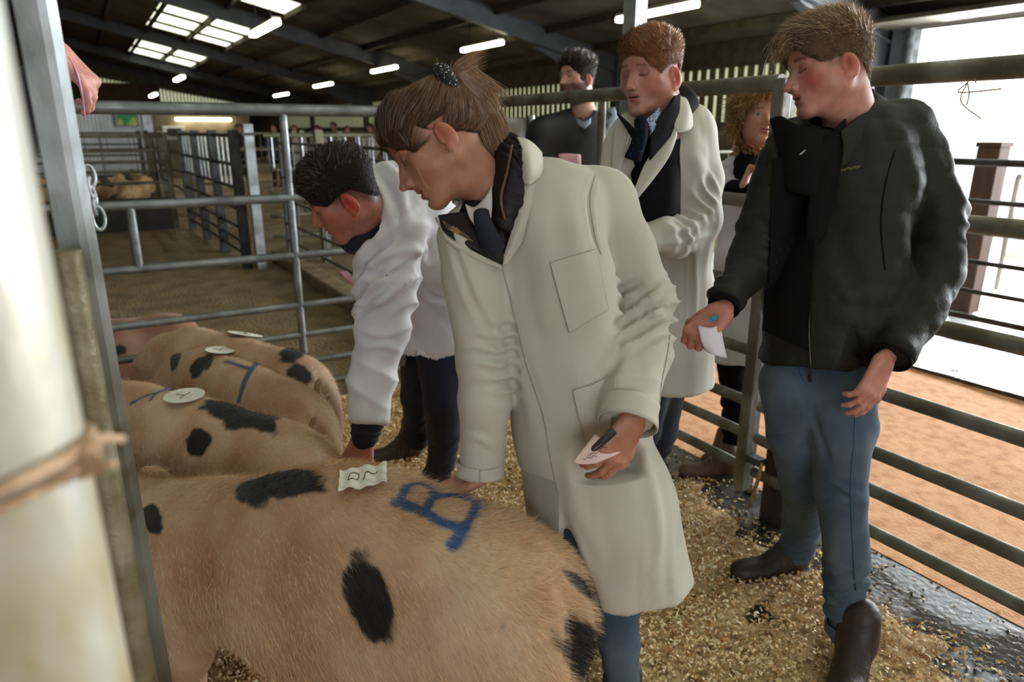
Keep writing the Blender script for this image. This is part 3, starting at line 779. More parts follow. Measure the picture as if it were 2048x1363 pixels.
# ------------------------------------------------------------------ pens further off
pen_n = [0]
def pen_fence(a, b, hs, label, m=None, bars=0, r=.022, posts=(0, 1), pw=.09, bar_span=None, group='pen fences in the background', bar_m=None, barr=.009):
    t = rail_run('pen_fence', label, 'fence', a, b, hs, r, m or old_steel, (), (), group=group, n=8)
    a = np.asarray(a, float); b = np.asarray(b, float)
    for f in posts:
        p = a * (1 - f) + b * f; mb = MB(); mb.beam(p, p + UP * (max(hs) + .06), pw, pw, (1, 0, 0)); mb.build('post', m or old_steel, t)
    lo, hi = bar_span or (min(hs), max(hs))
    for i in range(bars):
        f = (i + .5) / bars; p = a * (1 - f) + b * f; mb = MB(); mb.tube([p + UP * lo, p + UP * hi], barr, 6); mb.build('bar', bar_m or m or old_steel, t)
    return t
H6 = [1.48, 1.15, .9, .66, .44, .22]
pen_fence((1.5, 8.6, 0), (1.42, 12.7, 0), [1.5, 1.18, .92, .68, .46, .3, .16], 'tall barred aisle fence leading back to the sheep pen', dark_steel, 14, .022, (0, .33, .66, 1), .1, (.92, 1.5), bar_m=pale_steel)
t = thing('gate_post', 'bright steel post at the near end of the aisle fence', 'post', loc=(1.62, 8.46, 0))
mb = MB(); mb.box((1.58, 8.4, 0), (1.68, 8.5, 1.62)); mb.build('shaft', pale_steel, t); mb = MB(); mb.box((1.55, 8.38, 1.5), (1.7, 8.52, 1.53)); mb.build('clamp', dark_steel, t)
pen_fence((-6, 12.9, 0), (1.2, 12.9, 0), [1.47, 1.25, 1.08, .93, .75], 'front rails of the sheep pen with dark solid base', old_steel, 4, .024, (.15, .5, .82, 1), .07)
mb = MB(); mb.box((-6, 12.80, .0), (1.15, 12.84, .52)); tag(mb.build('kick_board', mat('grimy_board', '#2c2a26', '#1c1a17', .8, 0, 5, 4), None), 'grimy dark kick board along the foot of the sheep pen', 'board')
pen_fence((-6, 16.2, 0), (1.25, 16.2, 0), [1.45, 1.2, .95, .7], 'rails just behind the sheep', old_steel, 12, .022, (.1, .5, 1))
pen_fence((-6, 19.3, 0), (1.25, 19.3, 0), [1.5, 1.25, 1.0], 'second row of rails behind the sheep below the office', galv_dirty, 16, .022, (.1, .6, 1))
pen_fence((1.4, 12.9, 0), (1.4, 19.2, 0), [1.5, 1.2, .9, .6], 'side rails closing the sheep pen on the right', old_steel, 16, .02, (.5, 1))
pen_fence((1.8, 8.5, 0), (6.25, 8.5, 0), [1.5, 1.12, .86, .6, .36, .16], 'barred cross fence behind the bending man', old_steel, 26, .024, (.14, .42, .72, 1), .09, (1.12, 1.5), bar_m=pale_steel)
pen_fence((1.96, 4.3, .12), (1.96, 8.4, .12), [1.3, .92, .66, .4, .2], 'thin dark aisle rails standing on the kerb', dark_steel, 4, .014, (0, 1), .05)
pen_fence((3.6, 8.65, 0), (3.6, 14.3, 0), H6, 'dividing rails behind the cross fence, left of the ponytail', old_steel, 10, .022, (.5, 1), bar_m=pale_steel)
pen_fence((1.75, 14.5, 0), (8.6, 14.5, 0), [1.5, 1.2, .9, .6, .3], 'third row of far rails before the crowd', old_steel, 22, .022, (0, .3, .6, 1), bar_m=pale_steel)
pen_fence((2.4, 20.5, 0), (10.5, 20.5, 0), [1.48, 1.1, .8], 'furthest row of rails below the crowd', old_steel, 24, .022, (0, .4, .8), bar_m=pale_steel)
pen_fence((6.4, 6.6, 0), (6.4, 13, 0), H6, 'pen rails beyond the alley behind the curly haired woman', old_steel, 8, .024, (0, .25, .5, .75, 1))
pen_fence((4.3, 6.4, 0), (10.7, 6.4, 0), [1.3, 1.0, .75, .5, .3], 'cross rails beyond the alley behind the white coats', old_steel, 6, .022, (0, .5, 1))
pen_fence((8.8, 6.7, 0), (8.8, 20.2, 0), H6, 'low rails along the olive wall', old_steel, 8, .024, (0, .25, .5, .75, 1))
# yard gate on the right, and what stands outside
yg = rail_run('yard_gate', 'dark thin-railed yard gate standing beyond the orange sand', 'gate', (4.85, 3.4, 0), (4.85, -.6, 0), [1.36, 1.12, .93, .74, .55, .38, .22], [.022, .016, .016, .016, .016, .02, .014], dark_steel, (.38, .62, .86), (0, 1), .012)
t = thing('yard_post', 'brown square yard post behind the yard gate', 'post', loc=tuple(G(1926, 622)))
g0 = G(1926, 622); mb = MB(); mb.box((g0[0] - .09, g0[1] - .09, 0), (g0[0] + .09, g0[1] + .09, 1.42)); bevel(mb.build('shaft', timber_b, t), .01)
mb = MB(); mb.box((g0[0] - .1, g0[1] - .1, 1.42), (g0[0] + .1, g0[1] + .1, 1.46)); mb.build('cap', timber_b, t)
yp = mat('pale_yard_rail', '#d5d2c6', '#b5ad98', .5, .1, 4, 3)
t = rail_run('yard_hurdle', 'pale sunlit hurdle out in the yard', 'hurdle', (8.2, 2.6, 0), (8.2, -1.5, 0), [1.3, 1.0, .7, .4], .03, yp, (.2, .35), (0, .5, 1), .02, brace=(.2, .4, .45, 1.3))
t = rail_run('yard_hurdle', 'second pale hurdle slanting away in the yard', 'hurdle', (7.2, 3.2, 0), (12.5, 1.0, 0), [1.15, .8, .45], .03, yp, (.2, .6), (0, .5, 1), .02)
# ------------------------------------------------------------------ pigs
pig_m = mat('pig_hide', '#ffffff', '#d9b8a4', .62, 0, 5, 5, .12, 70, attr=True, sss=.12, sheen=.1)
brist_m = mat('pig_bristle', '#ffffff', None, .5, 0, attr=True)
card_m = mat('card_disc', '#e6e3da', '#cfcbc0', .7, 0, 12, 3)
ink_m = mat('black_ink', '#22242a', None, .6)
PIG_PLACED = []
def pig_shape(sc, rump, heading, lie=0.0, gx=1.0, res=.0075, head_z=-.05, side=0.0, vulva=False, arch=0.0, slim=0.0):
    """local x forward from the rump, y to the pig's left, z up"""
    h = nrm(V(heading[0], heading[1], 0)); lft = V(-h[1], h[0], 0); R = np.stack([h, lft, UP], 1); o = np.asarray(rump, float)
    def W(x, y, z): return o + R @ (V(x, y + side * max(0, x - .8) ** 1.5, max(.0, z - lie)) * sc)
    pr = []
    def E(c, r, k=.05, rot=None):
        Q = R if rot is None else R @ np.array(Matrix.Rotation(rot, 3, 'Y'))
        pr.append(el(W(*c), np.array(r) * sc, Q, k * sc))
    E((.20, 0, .505), (.22, .185 * gx, .205))
    E((.47, 0, .475 + arch), (.34, .205 * gx, .232), .08); E((.50, 0, .40 - arch * .4), (.34, .19 * gx, .20), .08)
    E((.72, 0, .47 - slim * .3), (.30, .200 * gx, .225 - slim * .8), .08)
    E((.92, 0, .485 - arch * .4 - slim * .3), (.20, .180 * gx, .205 - arch * .6 - slim * .6), .08)
    E((1.10, 0, .49 + head_z * .4 - slim), (.2, .14, .165 - slim), .08)
    for s in (-1, 1):
        E((.15, s * .095 * gx, .40), (.16, .10 * gx, .235), .05, -.12)
        E((.93, s * .105 * gx, .37 + slim * .6), (.13, .075 * gx, .19 - slim), .06)
    if not lie:
        for s in (-1, 1):
            P3 = [((.15, s * .11, .36), .088), ((.17, s * .125, .27), .062), ((.065, s * .12, .19), .036), ((.085, s * .12, .07), .027)]
            pr.extend(chain([(W(*p), r * sc) for p, r in P3], .03 * sc))
            pr.append(rc(W(.085, s * .12, .06), W(.115, s * .12, .02), .03 * sc, .036 * sc, k=.012))
            P3 = [((.93, s * .115, .33), .07), ((.91, s * .12, .24), .047), ((.93, s * .12, .15), .034), ((.93, s * .12, .07), .027)]
            pr.extend(chain([(W(*p), r * sc) for p, r in P3], .03 * sc))
            pr.append(rc(W(.93, s * .12, .06), W(.965, s * .12, .02), .03 * sc, .036 * sc, k=.012))
    hz = .47 + head_z
    E((1.27, 0, hz), (.13, .105, .115), .06)
    pr.append(rc(W(1.3, 0, hz - .01), W(1.47, 0, hz - .10), .085 * sc, .05 * sc, k=.05))
    pr.append(rc(W(1.47, 0, hz - .10), W(1.495, 0, hz - .115), .052 * sc, .047 * sc, k=.01))
    pr.append(rc(W(1.28, 0, hz - .1), W(1.42, 0, hz - .14), .06 * sc, .03 * sc, k=.04))
    for s in (-1, 1):
        E((1.22, s * .06, hz - .07), (.09, .06, .08), .05)
        pr.append(rc(W(1.20, s * .085, hz + .10), W(1.31, s * .125, hz + .03), .045 * sc, .012 * sc, flat=R @ nrm(V(.3, s * .9, .5)), s=.2, k=.02))
        pr.append(el(W(1.512, s * .018, hz - .117), V(.014, .009, .012) * sc, R, .006, 's'))
    pr.append(el(W(-.035, 0, .47), V(.05, .018, .16) * sc, R, .06 * sc, 's'))
    if vulva: pr.append(el(W(-.005, 0, .47), V(.03, .03, .05) * sc, R, .02))
    v, q = carve(pr, res, 1)
    v[:, 2] = np.maximum(v[:, 2], .001)
    return v, q, R, o, W
def pig(sc, rump, heading, label, spots=(), strokes=(), brist=15000, res=.0075, base=('#c2a98c', '#b08a72'), blen=.02, tail=True, **kw):
    v, q, R, o, W = pig_shape(sc, rump, heading, res=res, **kw)
    t = thing('pig', label, 'pig', 'spotted pigs in the pen', (o[0], o[1], 0))
    n = vnormals(v, q); v = v + n * (snoise(v, 14, 3) * .0035)[:, None]
    S = Surf(v, q); loc = (v - o) @ R / sc
    nz = snoise(v, 9, 21)
    c = np.array(lin(base[0])) * (1 - .5 * sstep(-.2, 1, nz))[:, None] + np.array(lin(base[1])) * (.5 * sstep(-.2, 1, nz))[:, None]
    low = sstep(.34, .12, loc[:, 2])[:, None]; c = c * (1 - low * .35) + np.array(lin('#b98a74')) * low * .35
    ft = sstep(.05, .03, loc[:, 2])[:, None]; c = c * (1 - ft) + np.array(lin('#5b4636')) * ft
    hd = sstep(1.18, 1.34, loc[:, 0])[:, None] * .5; c = c * (1 - hd) + np.array(lin('#c98f80')) * hd
    dk = np.zeros(len(v)); edge = .16 * snoise(v, 38, 8) + .12 * snoise(v, 90, 9)
    for (px, py, rx, ry, ang) in spots:
        h = S.hit(px, py); a = math.radians(ang)
        t1 = (S.hit(px + rx * .5 * math.cos(a), py + rx * .5 * math.sin(a)) - S.hit(px - rx * .5 * math.cos(a), py - rx * .5 * math.sin(a)))
        t2 = (S.hit(px - ry * .5 * math.sin(a), py + ry * .5 * math.cos(a)) - S.hit(px + ry * .5 * math.sin(a), py - ry * .5 * math.cos(a)))
        nn = nrm(np.cross(t1, t2)) * .14; M = np.linalg.pinv(np.stack([t1, t2, nn], 1)); ab = (v - h) @ M.T
        rr = np.sqrt(ab[:, 0] ** 2 + ab[:, 1] ** 2) + edge; dk = np.maximum(dk, sstep(1.08, .86, rr) * (np.abs(ab[:, 2]) < 1))
    c = c * (1 - dk[:, None]) + np.array(lin('#0b0a0d')) * dk[:, None]
    bl = np.zeros(len(v))
    for st, wd in strokes:
        pts = crom(np.array(st, float), max(12, len(st) * 8)); hp = np.array([S.hit(a, b) for a, b in pts])
        for p0, p1 in zip(hp[:-1], hp[1:]):
            if np.linalg.norm(p1 - p0) > .12: continue
            ab = p1 - p0; tt = np.clip((v - p0) @ ab / (ab @ ab + 1e-9), 0, 1); d = np.linalg.norm(v - p0 - tt[:, None] * ab, axis=1) * (1 + .35 * edge * 3)
            bl = np.maximum(bl, sstep(wd, wd * .45, d))
    c = c * (1 - bl[:, None] * .95) + np.array(lin('#0b4f88')) * bl[:, None] * .95
    body = link('body', mesh_np('pig_body', v, q, True, c), pig_m); put(body, t)
    if brist:
        wgt = sstep(.2, .45, loc[:, 2]) + .1
        wgt = wgt * (.25 + 1.0 * ((n @ (V(0, 0, CAMH) - o) / 2) > -.1))
        p, N, f4 = scatter(v, q, brist, 3, wgt)
        back = -R[:, 0]; l3 = (p - o) @ R
        d = back[None] * .8 + N * .38 + V(0, 0, -.55) * sstep(.05, .16, np.abs(l3[:, 1]))[:, None]
        cc = c[f4].mean(1); pale = (cc.mean(1)[:, None] > .08) & (cc[:, :1] > cc[:, 2:])
        cc = np.where(pale, cc * .7 + np.array(lin('#e6c79b')) * np.random.RandomState(2).uniform(.1, .7, (len(cc), 1)), cc * 1.05)
        bv, bq, bc = ribbons(p - N * .001, d, blen, .0008, cc, seg=2, jit=.22, seed=5, grav=.3)
        b = link('bristles', mesh_np('pig_bristles', bv, bq, True, bc), brist_m); put(b, t); b['kind'] = 'stuff'
    if tail:
        u = np.linspace(0, 1, 24); tp = np.array([W(-.012 - .03 * x + .0 * x, .028 * math.sin(x * 11) * (1 - .3 * x), .60 - .13 * x + .02 * math.cos(x * 11)) for x in u])
        mb = MB(); mb.tube(tp, np.linspace(.014, .005, 24) * sc, 8, col=lin('#a08468')); put(mb.build('tail', pig_m, None, True), t)
    for s in (-1, 1):
        e = W(1.335, s * .078, .485 + kw.get('head_z', -.05)); 
        vv, qq = carve([el(e, (.012, .012, .012), k=.001)], .003, 1); put(link('eye', mesh_np('pig_eye', vv, qq), mat('dark_eye', '#120d0b', None, .1)), t)
    PIG_PLACED.append((v, q, S))
    return t, S, v, q, R

hd1 = L(-.93, .40, 0)
pig1, S1, _, _, _ = pig(1.085, L(.13, 1.225, 0), hd1, 'nearest spotted pig with a blue painted B and crumpled card on its back',
    spots=[(560, 962, 88, 26, -6), (503, 980, 34, 32, 0), (738, 1198, 105, 44, 72), (1150, 1300, 34, 72, -8), (1165, 1172, 10, 48, -38), (303, 1035, 22, 30, -20)],
    strokes=[([(792, 1003), (836, 1018), (880, 1042), (909, 1053)], 0.0169), ([(811, 973), (797, 1003)], 0.0143), ([(811, 973), (835, 966), (857, 974), (866, 988)], 0.0104), ([(866, 984), (858, 1005), (848, 1022)], 0.0156),
             ([(868, 994), (905, 989), (930, 997), (950, 1008), (936, 1040), (912, 1080)], 0.0143), ([(925, 1052), (912, 1078), (906, 1086)], 0.0221)],
    brist=60000, res=.0055, blen=.024, tail=False, arch=.045, slim=.035, gx=.88, head_z=-.02)
pig2, S2, _, _, _ = pig(1.0, L(-.55, 1.86, 0), L(-.86, .50, 0), 'spotted pig second from the camera with a blue scrawl and a round card marked Y',
    spots=[(478, 826, 78, 21, 14), (520, 842, 40, 16, 22), (396, 882, 24, 30, 10)],
    strokes=[([(262, 806), (290, 792), (320, 783), (350, 778)], .011), ([(300, 800), (315, 785), (340, 775), (362, 782)], .009)], brist=22000, head_z=.04, gx=.8)
pig3, S3, _, _, _ = pig(.95, L(-.69, 2.27, 0), L(-.70, .66, 0), 'middle spotted pig with a thick blue painted Y, round card and narrow black patches',
    spots=[(350, 718, 10, 20, 20), (398, 732, 14, 26, 28), (415, 722, 10, 18, 25), (322, 693, 26, 8, -12)],
    strokes=[([(452, 722), (478, 730), (500, 738)], .014), ([(516, 722), (498, 745), (487, 770), (478, 800)], .017)], brist=16000, gx=.8)
pig4, S4, _, _, _ = pig(.97, L(-.77, 2.63, 0), L(-.80, .56, 0), 'furthest spotted pig with two round black patches and a blue mark behind its card',
    spots=[(588, 700, 30, 24, 0), (598, 752, 24, 26, 0), (530, 672, 14, 10, 0)],
    strokes=[([(446, 645), (462, 652), (490, 642)], .014), ([(446, 643), (470, 640)], .012)], brist=14000, vulva=True, gx=.85)
g5 = atY(250, 690, 4.25)
pig5, S5, _, _, _ = pig(.95, V(g5[0] + .42, 4.5, 0), (-1, .05, 0), 'dusky pink pig lying beyond the gate rails at the left', spots=[(235, 700, 20, 12, 0)], brist=0, lie=.17, base=('#a88476', '#93705f'), res=.011, tail=False)

# cards lying on the pigs' backs
def card(S, px, py, rx, ry, ang, label, glyph, off=.006, crumple=0.0, square=False, seed=0):
    cpt = S.hit(px, py, off); a = math.radians(ang)
    t1 = S.hit(px + rx * math.cos(a), py + rx * math.sin(a), off) - S.hit(px - rx * math.cos(a), py - rx * math.sin(a), off)
    nn = nrm(np.cross(S.hit(px, py - ry * .5) - S.hit(px, py + ry * .5), t1)); 
    if nn[2] < 0: nn = -nn
    nn = nrm(nn + UP * .55); u = nrm(t1 - nn * (t1 @ nn)); w = np.cross(nn, u); r = np.linalg.norm(t1) / 2
    k = 17; g = np.zeros((k, k, 3)); ii = np.linspace(-1, 1, k)
    d = np.linalg.norm(cpt - V(0, 0, CAMH)); rv = r
    def pt(x, y, o_=0.0):
        if not square:                                     # square to disc
            X = x * math.sqrt(1 - y * y / 2); Y = y * math.sqrt(1 - x * x / 2)
        else: X, Y = x, y * .72
        p = cpt + u * X * r + w * Y * rv
        s, nn_ = S.near(p)
        h = max(0, (s - p) @ nn) + .004
        wob = crumple * (.008 * math.sin(X * 9 + seed) + .006 * math.sin(Y * 11 + X * 5)) + crumple * .012 * sstep(.1, .9, np.array(X)) * 1.0
        return p + nn * (min(h, .02) + wob + .003 + o_)
    for i in range(k):
        for j in range(k): g[i, j] = pt(ii[j], ii[i])
    v, q = shell(g, .0012); t = thing('number_card', label, 'card', 'paper cards on the pigs', cpt)
    put(auto_smooth(link('card', mesh_np('card', v, q), card_m), 60), t)
    mb = MB()
    for st in glyph:
        mb.tube([pt(x, y, .0012) for x, y in crom(st, 12)], .0011, 5)
    put(mb.build('ink_mark', ink_m, None), t)
    return t
Y_g = [[(-.45, .25), (-.1, .0), (.05, -.05)], [(.25, .35), (.05, 0), (-.15, -.45)]]
card(S2, 370, 797, 40, 13, -4, 'round white card marked Y on the second pig', Y_g)
card(S3, 440, 705, 31, 13, -6, 'round white card marked Y on the middle pig, beside the thick blue paint', Y_g)
card(S4, 496, 650, 27, 9, -6, 'round white card on the back of the furthest pig', [[(-.4, .2), (-.2, .3), (0, 0), (-.3, -.3)], [(.1, .3), (.4, 0), (.2, -.3)]])
card(S1, 728, 962, 47, 15, -8, 'crumpled white card on the back of the nearest pig', [[(-.6, -.35), (-.55, .3), (-.2, .3), (-.25, -.1), (-.6, -.35)], [(.0, -.3), (.2, .3), (.35, .05), (.6, .35)]], crumple=.45, square=True)
# ------------------------------------------------------------------ people: builders
skin_m = mat('skin', '#ffffff', '#f4e6df', .5, 0, 40, 4, .06, 250, attr=True, sss=.15)
hair_m = mat('hair', '#ffffff', None, .38, 0, attr=True, spec=.6)
coat_m = mat('white_coat_cotton', '#b9b5a9', '#aeaa9d', .75, 0, 3, 3, .10, 420, sheen=.15)
coat_b = mat('blue_white_coat_cotton', '#d2d1d5', '#c6c5cb', .7, 0, 3, 3, .10, 420, sheen=.15)
navy_m = mat('navy_cloth', '#121828', '#0c101a', .85, 0, 20, 3, .1, 300)
black_m = mat('black_cloth', '#0b0b0e', '#070709', .9, 0, 20, 3, .15, 200, spec=.2)
jean_m = mat('faded_denim', '#4e5f6c', '#35495c', .8, 0, 7, 4, .15, 400, ramp=(.35, .65))
jean_d = mat('dark_denim', '#131d33', '#0d1424', .8, 0, 7, 4, .15, 400)
jacket_m = mat('olive_padded_jacket', '#1f211a', '#171913', .62, 0, 9, 3, .15, 120, spec=.25)
boot_m = mat('brown_leather', '#3f3029', '#2a201b', .5, 0, 9, 4, .25, 60, spec=.4)
sole_m = mat('dark_sole', '#1b1714', None, .8)
zip_m = mat('brass_zip', '#8a7a58', None, .35, .8)
pinkp_m = mat('pink_paper', '#d9a6b4', '#cf9aa9', .7, 0, 5, 2)
whitep_m = mat('white_paper', '#d8d3dd', '#cbc6d0', .7, 0, 5, 2)

def frame(f, u):
    f = nrm(f); u = nrm(np.asarray(u) - f * (np.asarray(u) @ f)); x = np.cross(f, u); return np.stack([x, f, u], 1)

def head_mesh(O, f, u, s=1.0, res=.0022, skin='#b98873', jaw=1.0, nose=1.0, lips='#9c5148', cheek='#b4604f', brow='#6b4a33', ear='#b9604c',
              beard=None, buzz=None, neck=None, neck_r=.056, open_eyes=False, mouth_open=0.0, cheekf=.5, chin=1.0, brow_d=1.0):
    R = frame(f, u); O = np.asarray(O, float)
    W = lambda x, y, z: O + R @ (V(x, y, z) * s)
    pr = []
    def E(c, r, k=.012, op='u', rx=0, rz=0, ry=0):
        Q = R @ np.array((Matrix.Rotation(rz, 3, 'Z') @ Matrix.Rotation(rx, 3, 'X') @ Matrix.Rotation(ry, 3, 'Y')))
        pr.append(el(W(*c), np.array(r) * s, Q, k * s, op))
    def C(a, b, ra, rb, k=.012, op='u'): pr.append(rc(W(*a), W(*b), ra * s, rb * s, k=k * s, op=op))
    E((0, -.012, .045), (.075, .094, .083)); E((0, .030, .052), (.066, .058, .066), .03)
    E((0, .035, .004), (.060, .047, .066), .025)
    for g in (-1, 1):
        C((g * .050 * jaw, .004, -.045), (g * .014, .070, -.090 * chin), .020, .0165, .022)
        E((g * .036, .051, -.022), (.026, .027, .034), .022)
        E((g * .046, .054, -.003), (.020, .017, .012), .016)
        E((g * .050 * jaw, .02, -.028), (.018, .03, .03), .02)
    E((0, .079, -.087 * chin), (.019, .016, .016), .014)
    E((0, .063, -.052), (.030, .027, .032), .018)
    C((-.034, .072, .031), (.034, .072, .031), .012, .012, .02)
    C((0, .060, -.066), (0, .015, -.075), .024, .036, .025)
    for g in (-1, 1):
        E((g * .032, .093, .013), (.018, .0145, .0125), .010, 's')
        E((g * .031, .0735, .011), (.0135, .0125, .0125), .002)
        if not open_eyes: pass
        C((g * .018, .0835, .022), (g * .046, .073, .019), .0042, .0038, .008)
    C((0, .083, .020), (0, .1075, -.016), .0070 * nose, .0080 * nose, .010)
    E((0, .1115, -.0225), (.0098 * nose, .0120, .0092), .006)
    E((0, .086, -.012), (.0125, .020, .024), .012); E((0, .070, -.024), (.030, .022, .034), .02)
    for g in (-1, 1):
        E((g * .0120, .1005, -.0265), (.0070, .0095, .0075), .005)
        E((g * .0062, .1035, -.0345), (.0035, .0055, .0035), .003, 's')
    C((-.006, .093, -.036), (.006, .093, -.036), .005, .005, .01)
    E((0, .0905, -.0470), (.0205, .0095, .0050), .004); E((0, .0885, -.0592 - mouth_open * .006), (.0175, .0095, .0060), .004)
    E((0, .0985, -.0532 - mouth_open * .003), (.020, .013, .0012 + mouth_open * .0026), .002, 's')
    E((0, .0935, -.0715 - mouth_open * .005), (.02, .0075, .0045), .008, 's')
    for g in (-1, 1):                                            # ears
        E((g * .078, -.012, -.010), (.0075, .0185, .030), .006, 'u', rx=-.18, rz=g * .38)
        E((g * .087, -.006, -.006), (.0065, .0115, .019), .005, 's', rx=-.18, rz=g * .38)
        E((g * .0815, -.014, -.002), (.004, .008, .015), .004, 'u', rx=-.18, rz=g * .38)
        E((g * .0765, .002, -.014), (.004, .004, .006), .004)
        E((g * .076, -.004, -.035), (.006, .008, .009), .006)
    if neck is not None:
        nb = np.asarray(neck, float); pr.append(rc(W(0, -.022, -.03), nb, neck_r * s, (neck_r + .006) * s, k=.035)); pr.append(rc(nb, nb + (nb - W(0, -.02, -.03)) * .35, (neck_r + .006) * s, .075 * s, k=.03))
    v, q = carve(pr, res, 1); n = vnormals(v, q)
    l = (v - O) @ R / s; ax = np.abs(l[:, 0])
    base = np.array(lin(skin)); c = np.tile(base, (len(v), 1))
    def paint(m, col, a=1.0):
        nonlocal c
        m = (np.clip(m, 0, 1) * a)[:, None]; c = c * (1 - m) + np.array(lin(col)) * m
    g2 = lambda x, y, z, sx, sy, sz: np.exp(-(((ax - x) / sx) ** 2 + ((l[:, 1] - y) / sy) ** 2 + ((l[:, 2] - z) / sz) ** 2))
    paint(g2(.045, .06, -.022, .028, .035, .026), cheek, cheekf)
    paint(g2(0, .112, -.024, .014, .014, .012), cheek, .45)
    paint(g2(.078, -.012, -.01, .02, .025, .035) * (ax > .068), ear, .85)  # ear's natural red, deepened in the colour for backlight
    paint(g2(.084, -.006, -.006, .008, .010, .016) * (ax > .068), '#7a2d22', .55)
    if buzz:
        paint(buzz[1](l), buzz[0], buzz[2])
    if beard:
        bm = sstep(-.018, -.038, l[:, 2] + .012 * snoise(v, 60, 2) - .25 * np.maximum(0, .03 - l[:, 1])) * sstep(-.02, .01, l[:, 1]) * (l[:, 2] > -.13)
        bm = np.maximum(bm, g2(.022, .088, -.040, .022, .02, .006)); paint(bm, beard, .85)
    lipm = (((ax / .0225) ** 2 + ((l[:, 2] + .0475) / .0052) ** 2 < 1) | ((ax / .0195) ** 2 + ((l[:, 2] + .0595 + mouth_open * .006) / .0066) ** 2 < 1)) & (l[:, 1] > .07)
    paint(lipm.astype(float), lips, .8)
    paint((ax < .021) * np.exp(-((l[:, 2] + .0532 + mouth_open * .003) / (.0016 + mouth_open * .002)) ** 2) * (l[:, 1] > .075), '#3a1512', .85)
    bz = .0345 - 6.5 * np.maximum(0, ax - .030) ** 2 - .06 * (ax - .03)
    paint(np.exp(-((l[:, 2] - bz) / .0042) ** 2) * sstep(.012, .017, ax) * sstep(.056, .048, ax) * (l[:, 1] > .05), brow, .95 * brow_d)
    if not open_eyes:
        paint(np.exp(-((l[:, 2] - (.0050 + 3.5 * (ax - .031) ** 2 * 4)) / .0021) ** 2) * sstep(.016, .020, ax) * sstep(.048, .043, ax) * (l[:, 1] > .055), '#2a1712', .95)
        paint(g2(.032, .08, .014, .016, .02, .010), '#7a4538', .5)  # eye socket shading painted into the skin colour
    else:
        e = ((ax - .0315) / .0125) ** 2 + ((l[:, 2] - .010) / .0058) ** 2; fr = (l[:, 1] > .07)
        paint((e < 1) * fr, '#b9b0a8', .9); paint((((l[:, 0] - np.sign(l[:, 0]) * .0315 - .001) ** 2 + (l[:, 2] - .010) ** 2) < .0058 ** 2) * (e < 1) * fr, '#3d4a4c', 1)
        paint((((l[:, 0] - np.sign(l[:, 0]) * .0315 - .001) ** 2 + (l[:, 2] - .010) ** 2) < .0026 ** 2) * fr, '#0b0b0c', 1)
        paint(np.exp(-((e - 1) / .22) ** 2) * fr * (l[:, 2] > .009), '#2c1b16', .9); paint(np.exp(-((e - 1) / .25) ** 2) * fr * (l[:, 2] <= .009), '#7a4a40', .5)
    paint(g2(.0062, .103, -.0345, .004, .006, .004), '#3a1a15', .7)
    c = c * (1 + .05 * snoise(v, 120, 4))[:, None]
    return v, q, np.clip(c, 0, 1), n, l, R, W

hair_m2 = mat('hair_base', '#ffffff', None, .7, 0, attr=True, spec=.15)
def hair_cap(hm, mask, thick, col, name='hair', parent=None, flow=None, n=6000, ln=.02, wid=.0009, lift=.35, seed=0, jit=.25, col2=None, bend=None, seg=3, grain=.0, s=1.0):
    """hm = head_mesh result; mask(l) 0..1, thick(l) metres; flow(l) comb direction (head frame)"""
    v, q, c, nn, l, R, W = hm
    m = mask(l); th = thick(l) * sstep(0, .5, m) * s
    f = q[(m[q] > .02).all(1)]
    used = np.unique(f); idx = -np.ones(len(v), int); idx[used] = np.arange(len(used))
    hv = v[used] + nn[used] * (th[used] + .0006 + grain * np.abs(snoise(v[used], 140, seed)))[:, None]; hq = idx[f]
    hv = smooth_v(hv, hq, 2)
    hc = np.tile(np.array(lin(col)) * .8, (len(hv), 1)) * (1 + .25 * snoise(hv, 160, seed + 3))[:, None]
    V_, Q_, C_ = [hv], [hq], [hc]
    p, N, f4 = scatter(hv, hq, n, seed, 1.6 - .8 * m[used])
    lf = (p - W(0, 0, 0)) @ R / s; d = flow(lf) @ R.T if flow is not None else N * 1.0
    d = d - N * (d * N).sum(1)[:, None]; d /= np.linalg.norm(d, axis=1)[:, None] + 1e-9; d = d + N * lift
    lnn = ln(lf) if callable(ln) else ln
    cc = np.tile(np.array(lin(col)), (n, 1))
    if col2: t = (np.random.RandomState(seed).rand(n, 1) ** 1.5); cc = cc * (1 - t) + np.array(lin(col2)) * t
    bv, bq, bc = ribbons(p - N * .001, d, lnn * s, wid * s, cc, seg=seg, jit=jit, seed=seed, bend=None if bend is None else -N * bend)
    V_.append(bv); Q_.append(bq + len(hv)); C_.append(bc)
    o = link(name, mesh_np(name, np.concatenate(V_), np.concatenate(Q_), True, np.clip(np.concatenate(C_), 0, 1)), [hair_m, hair_m2])
    mi = np.zeros(len(o.data.polygons), np.int32); mi[:len(hq)] = 1; o.data.polygons.foreach_set('material_index', mi)
    if parent is not None: put(o, parent)
    return o

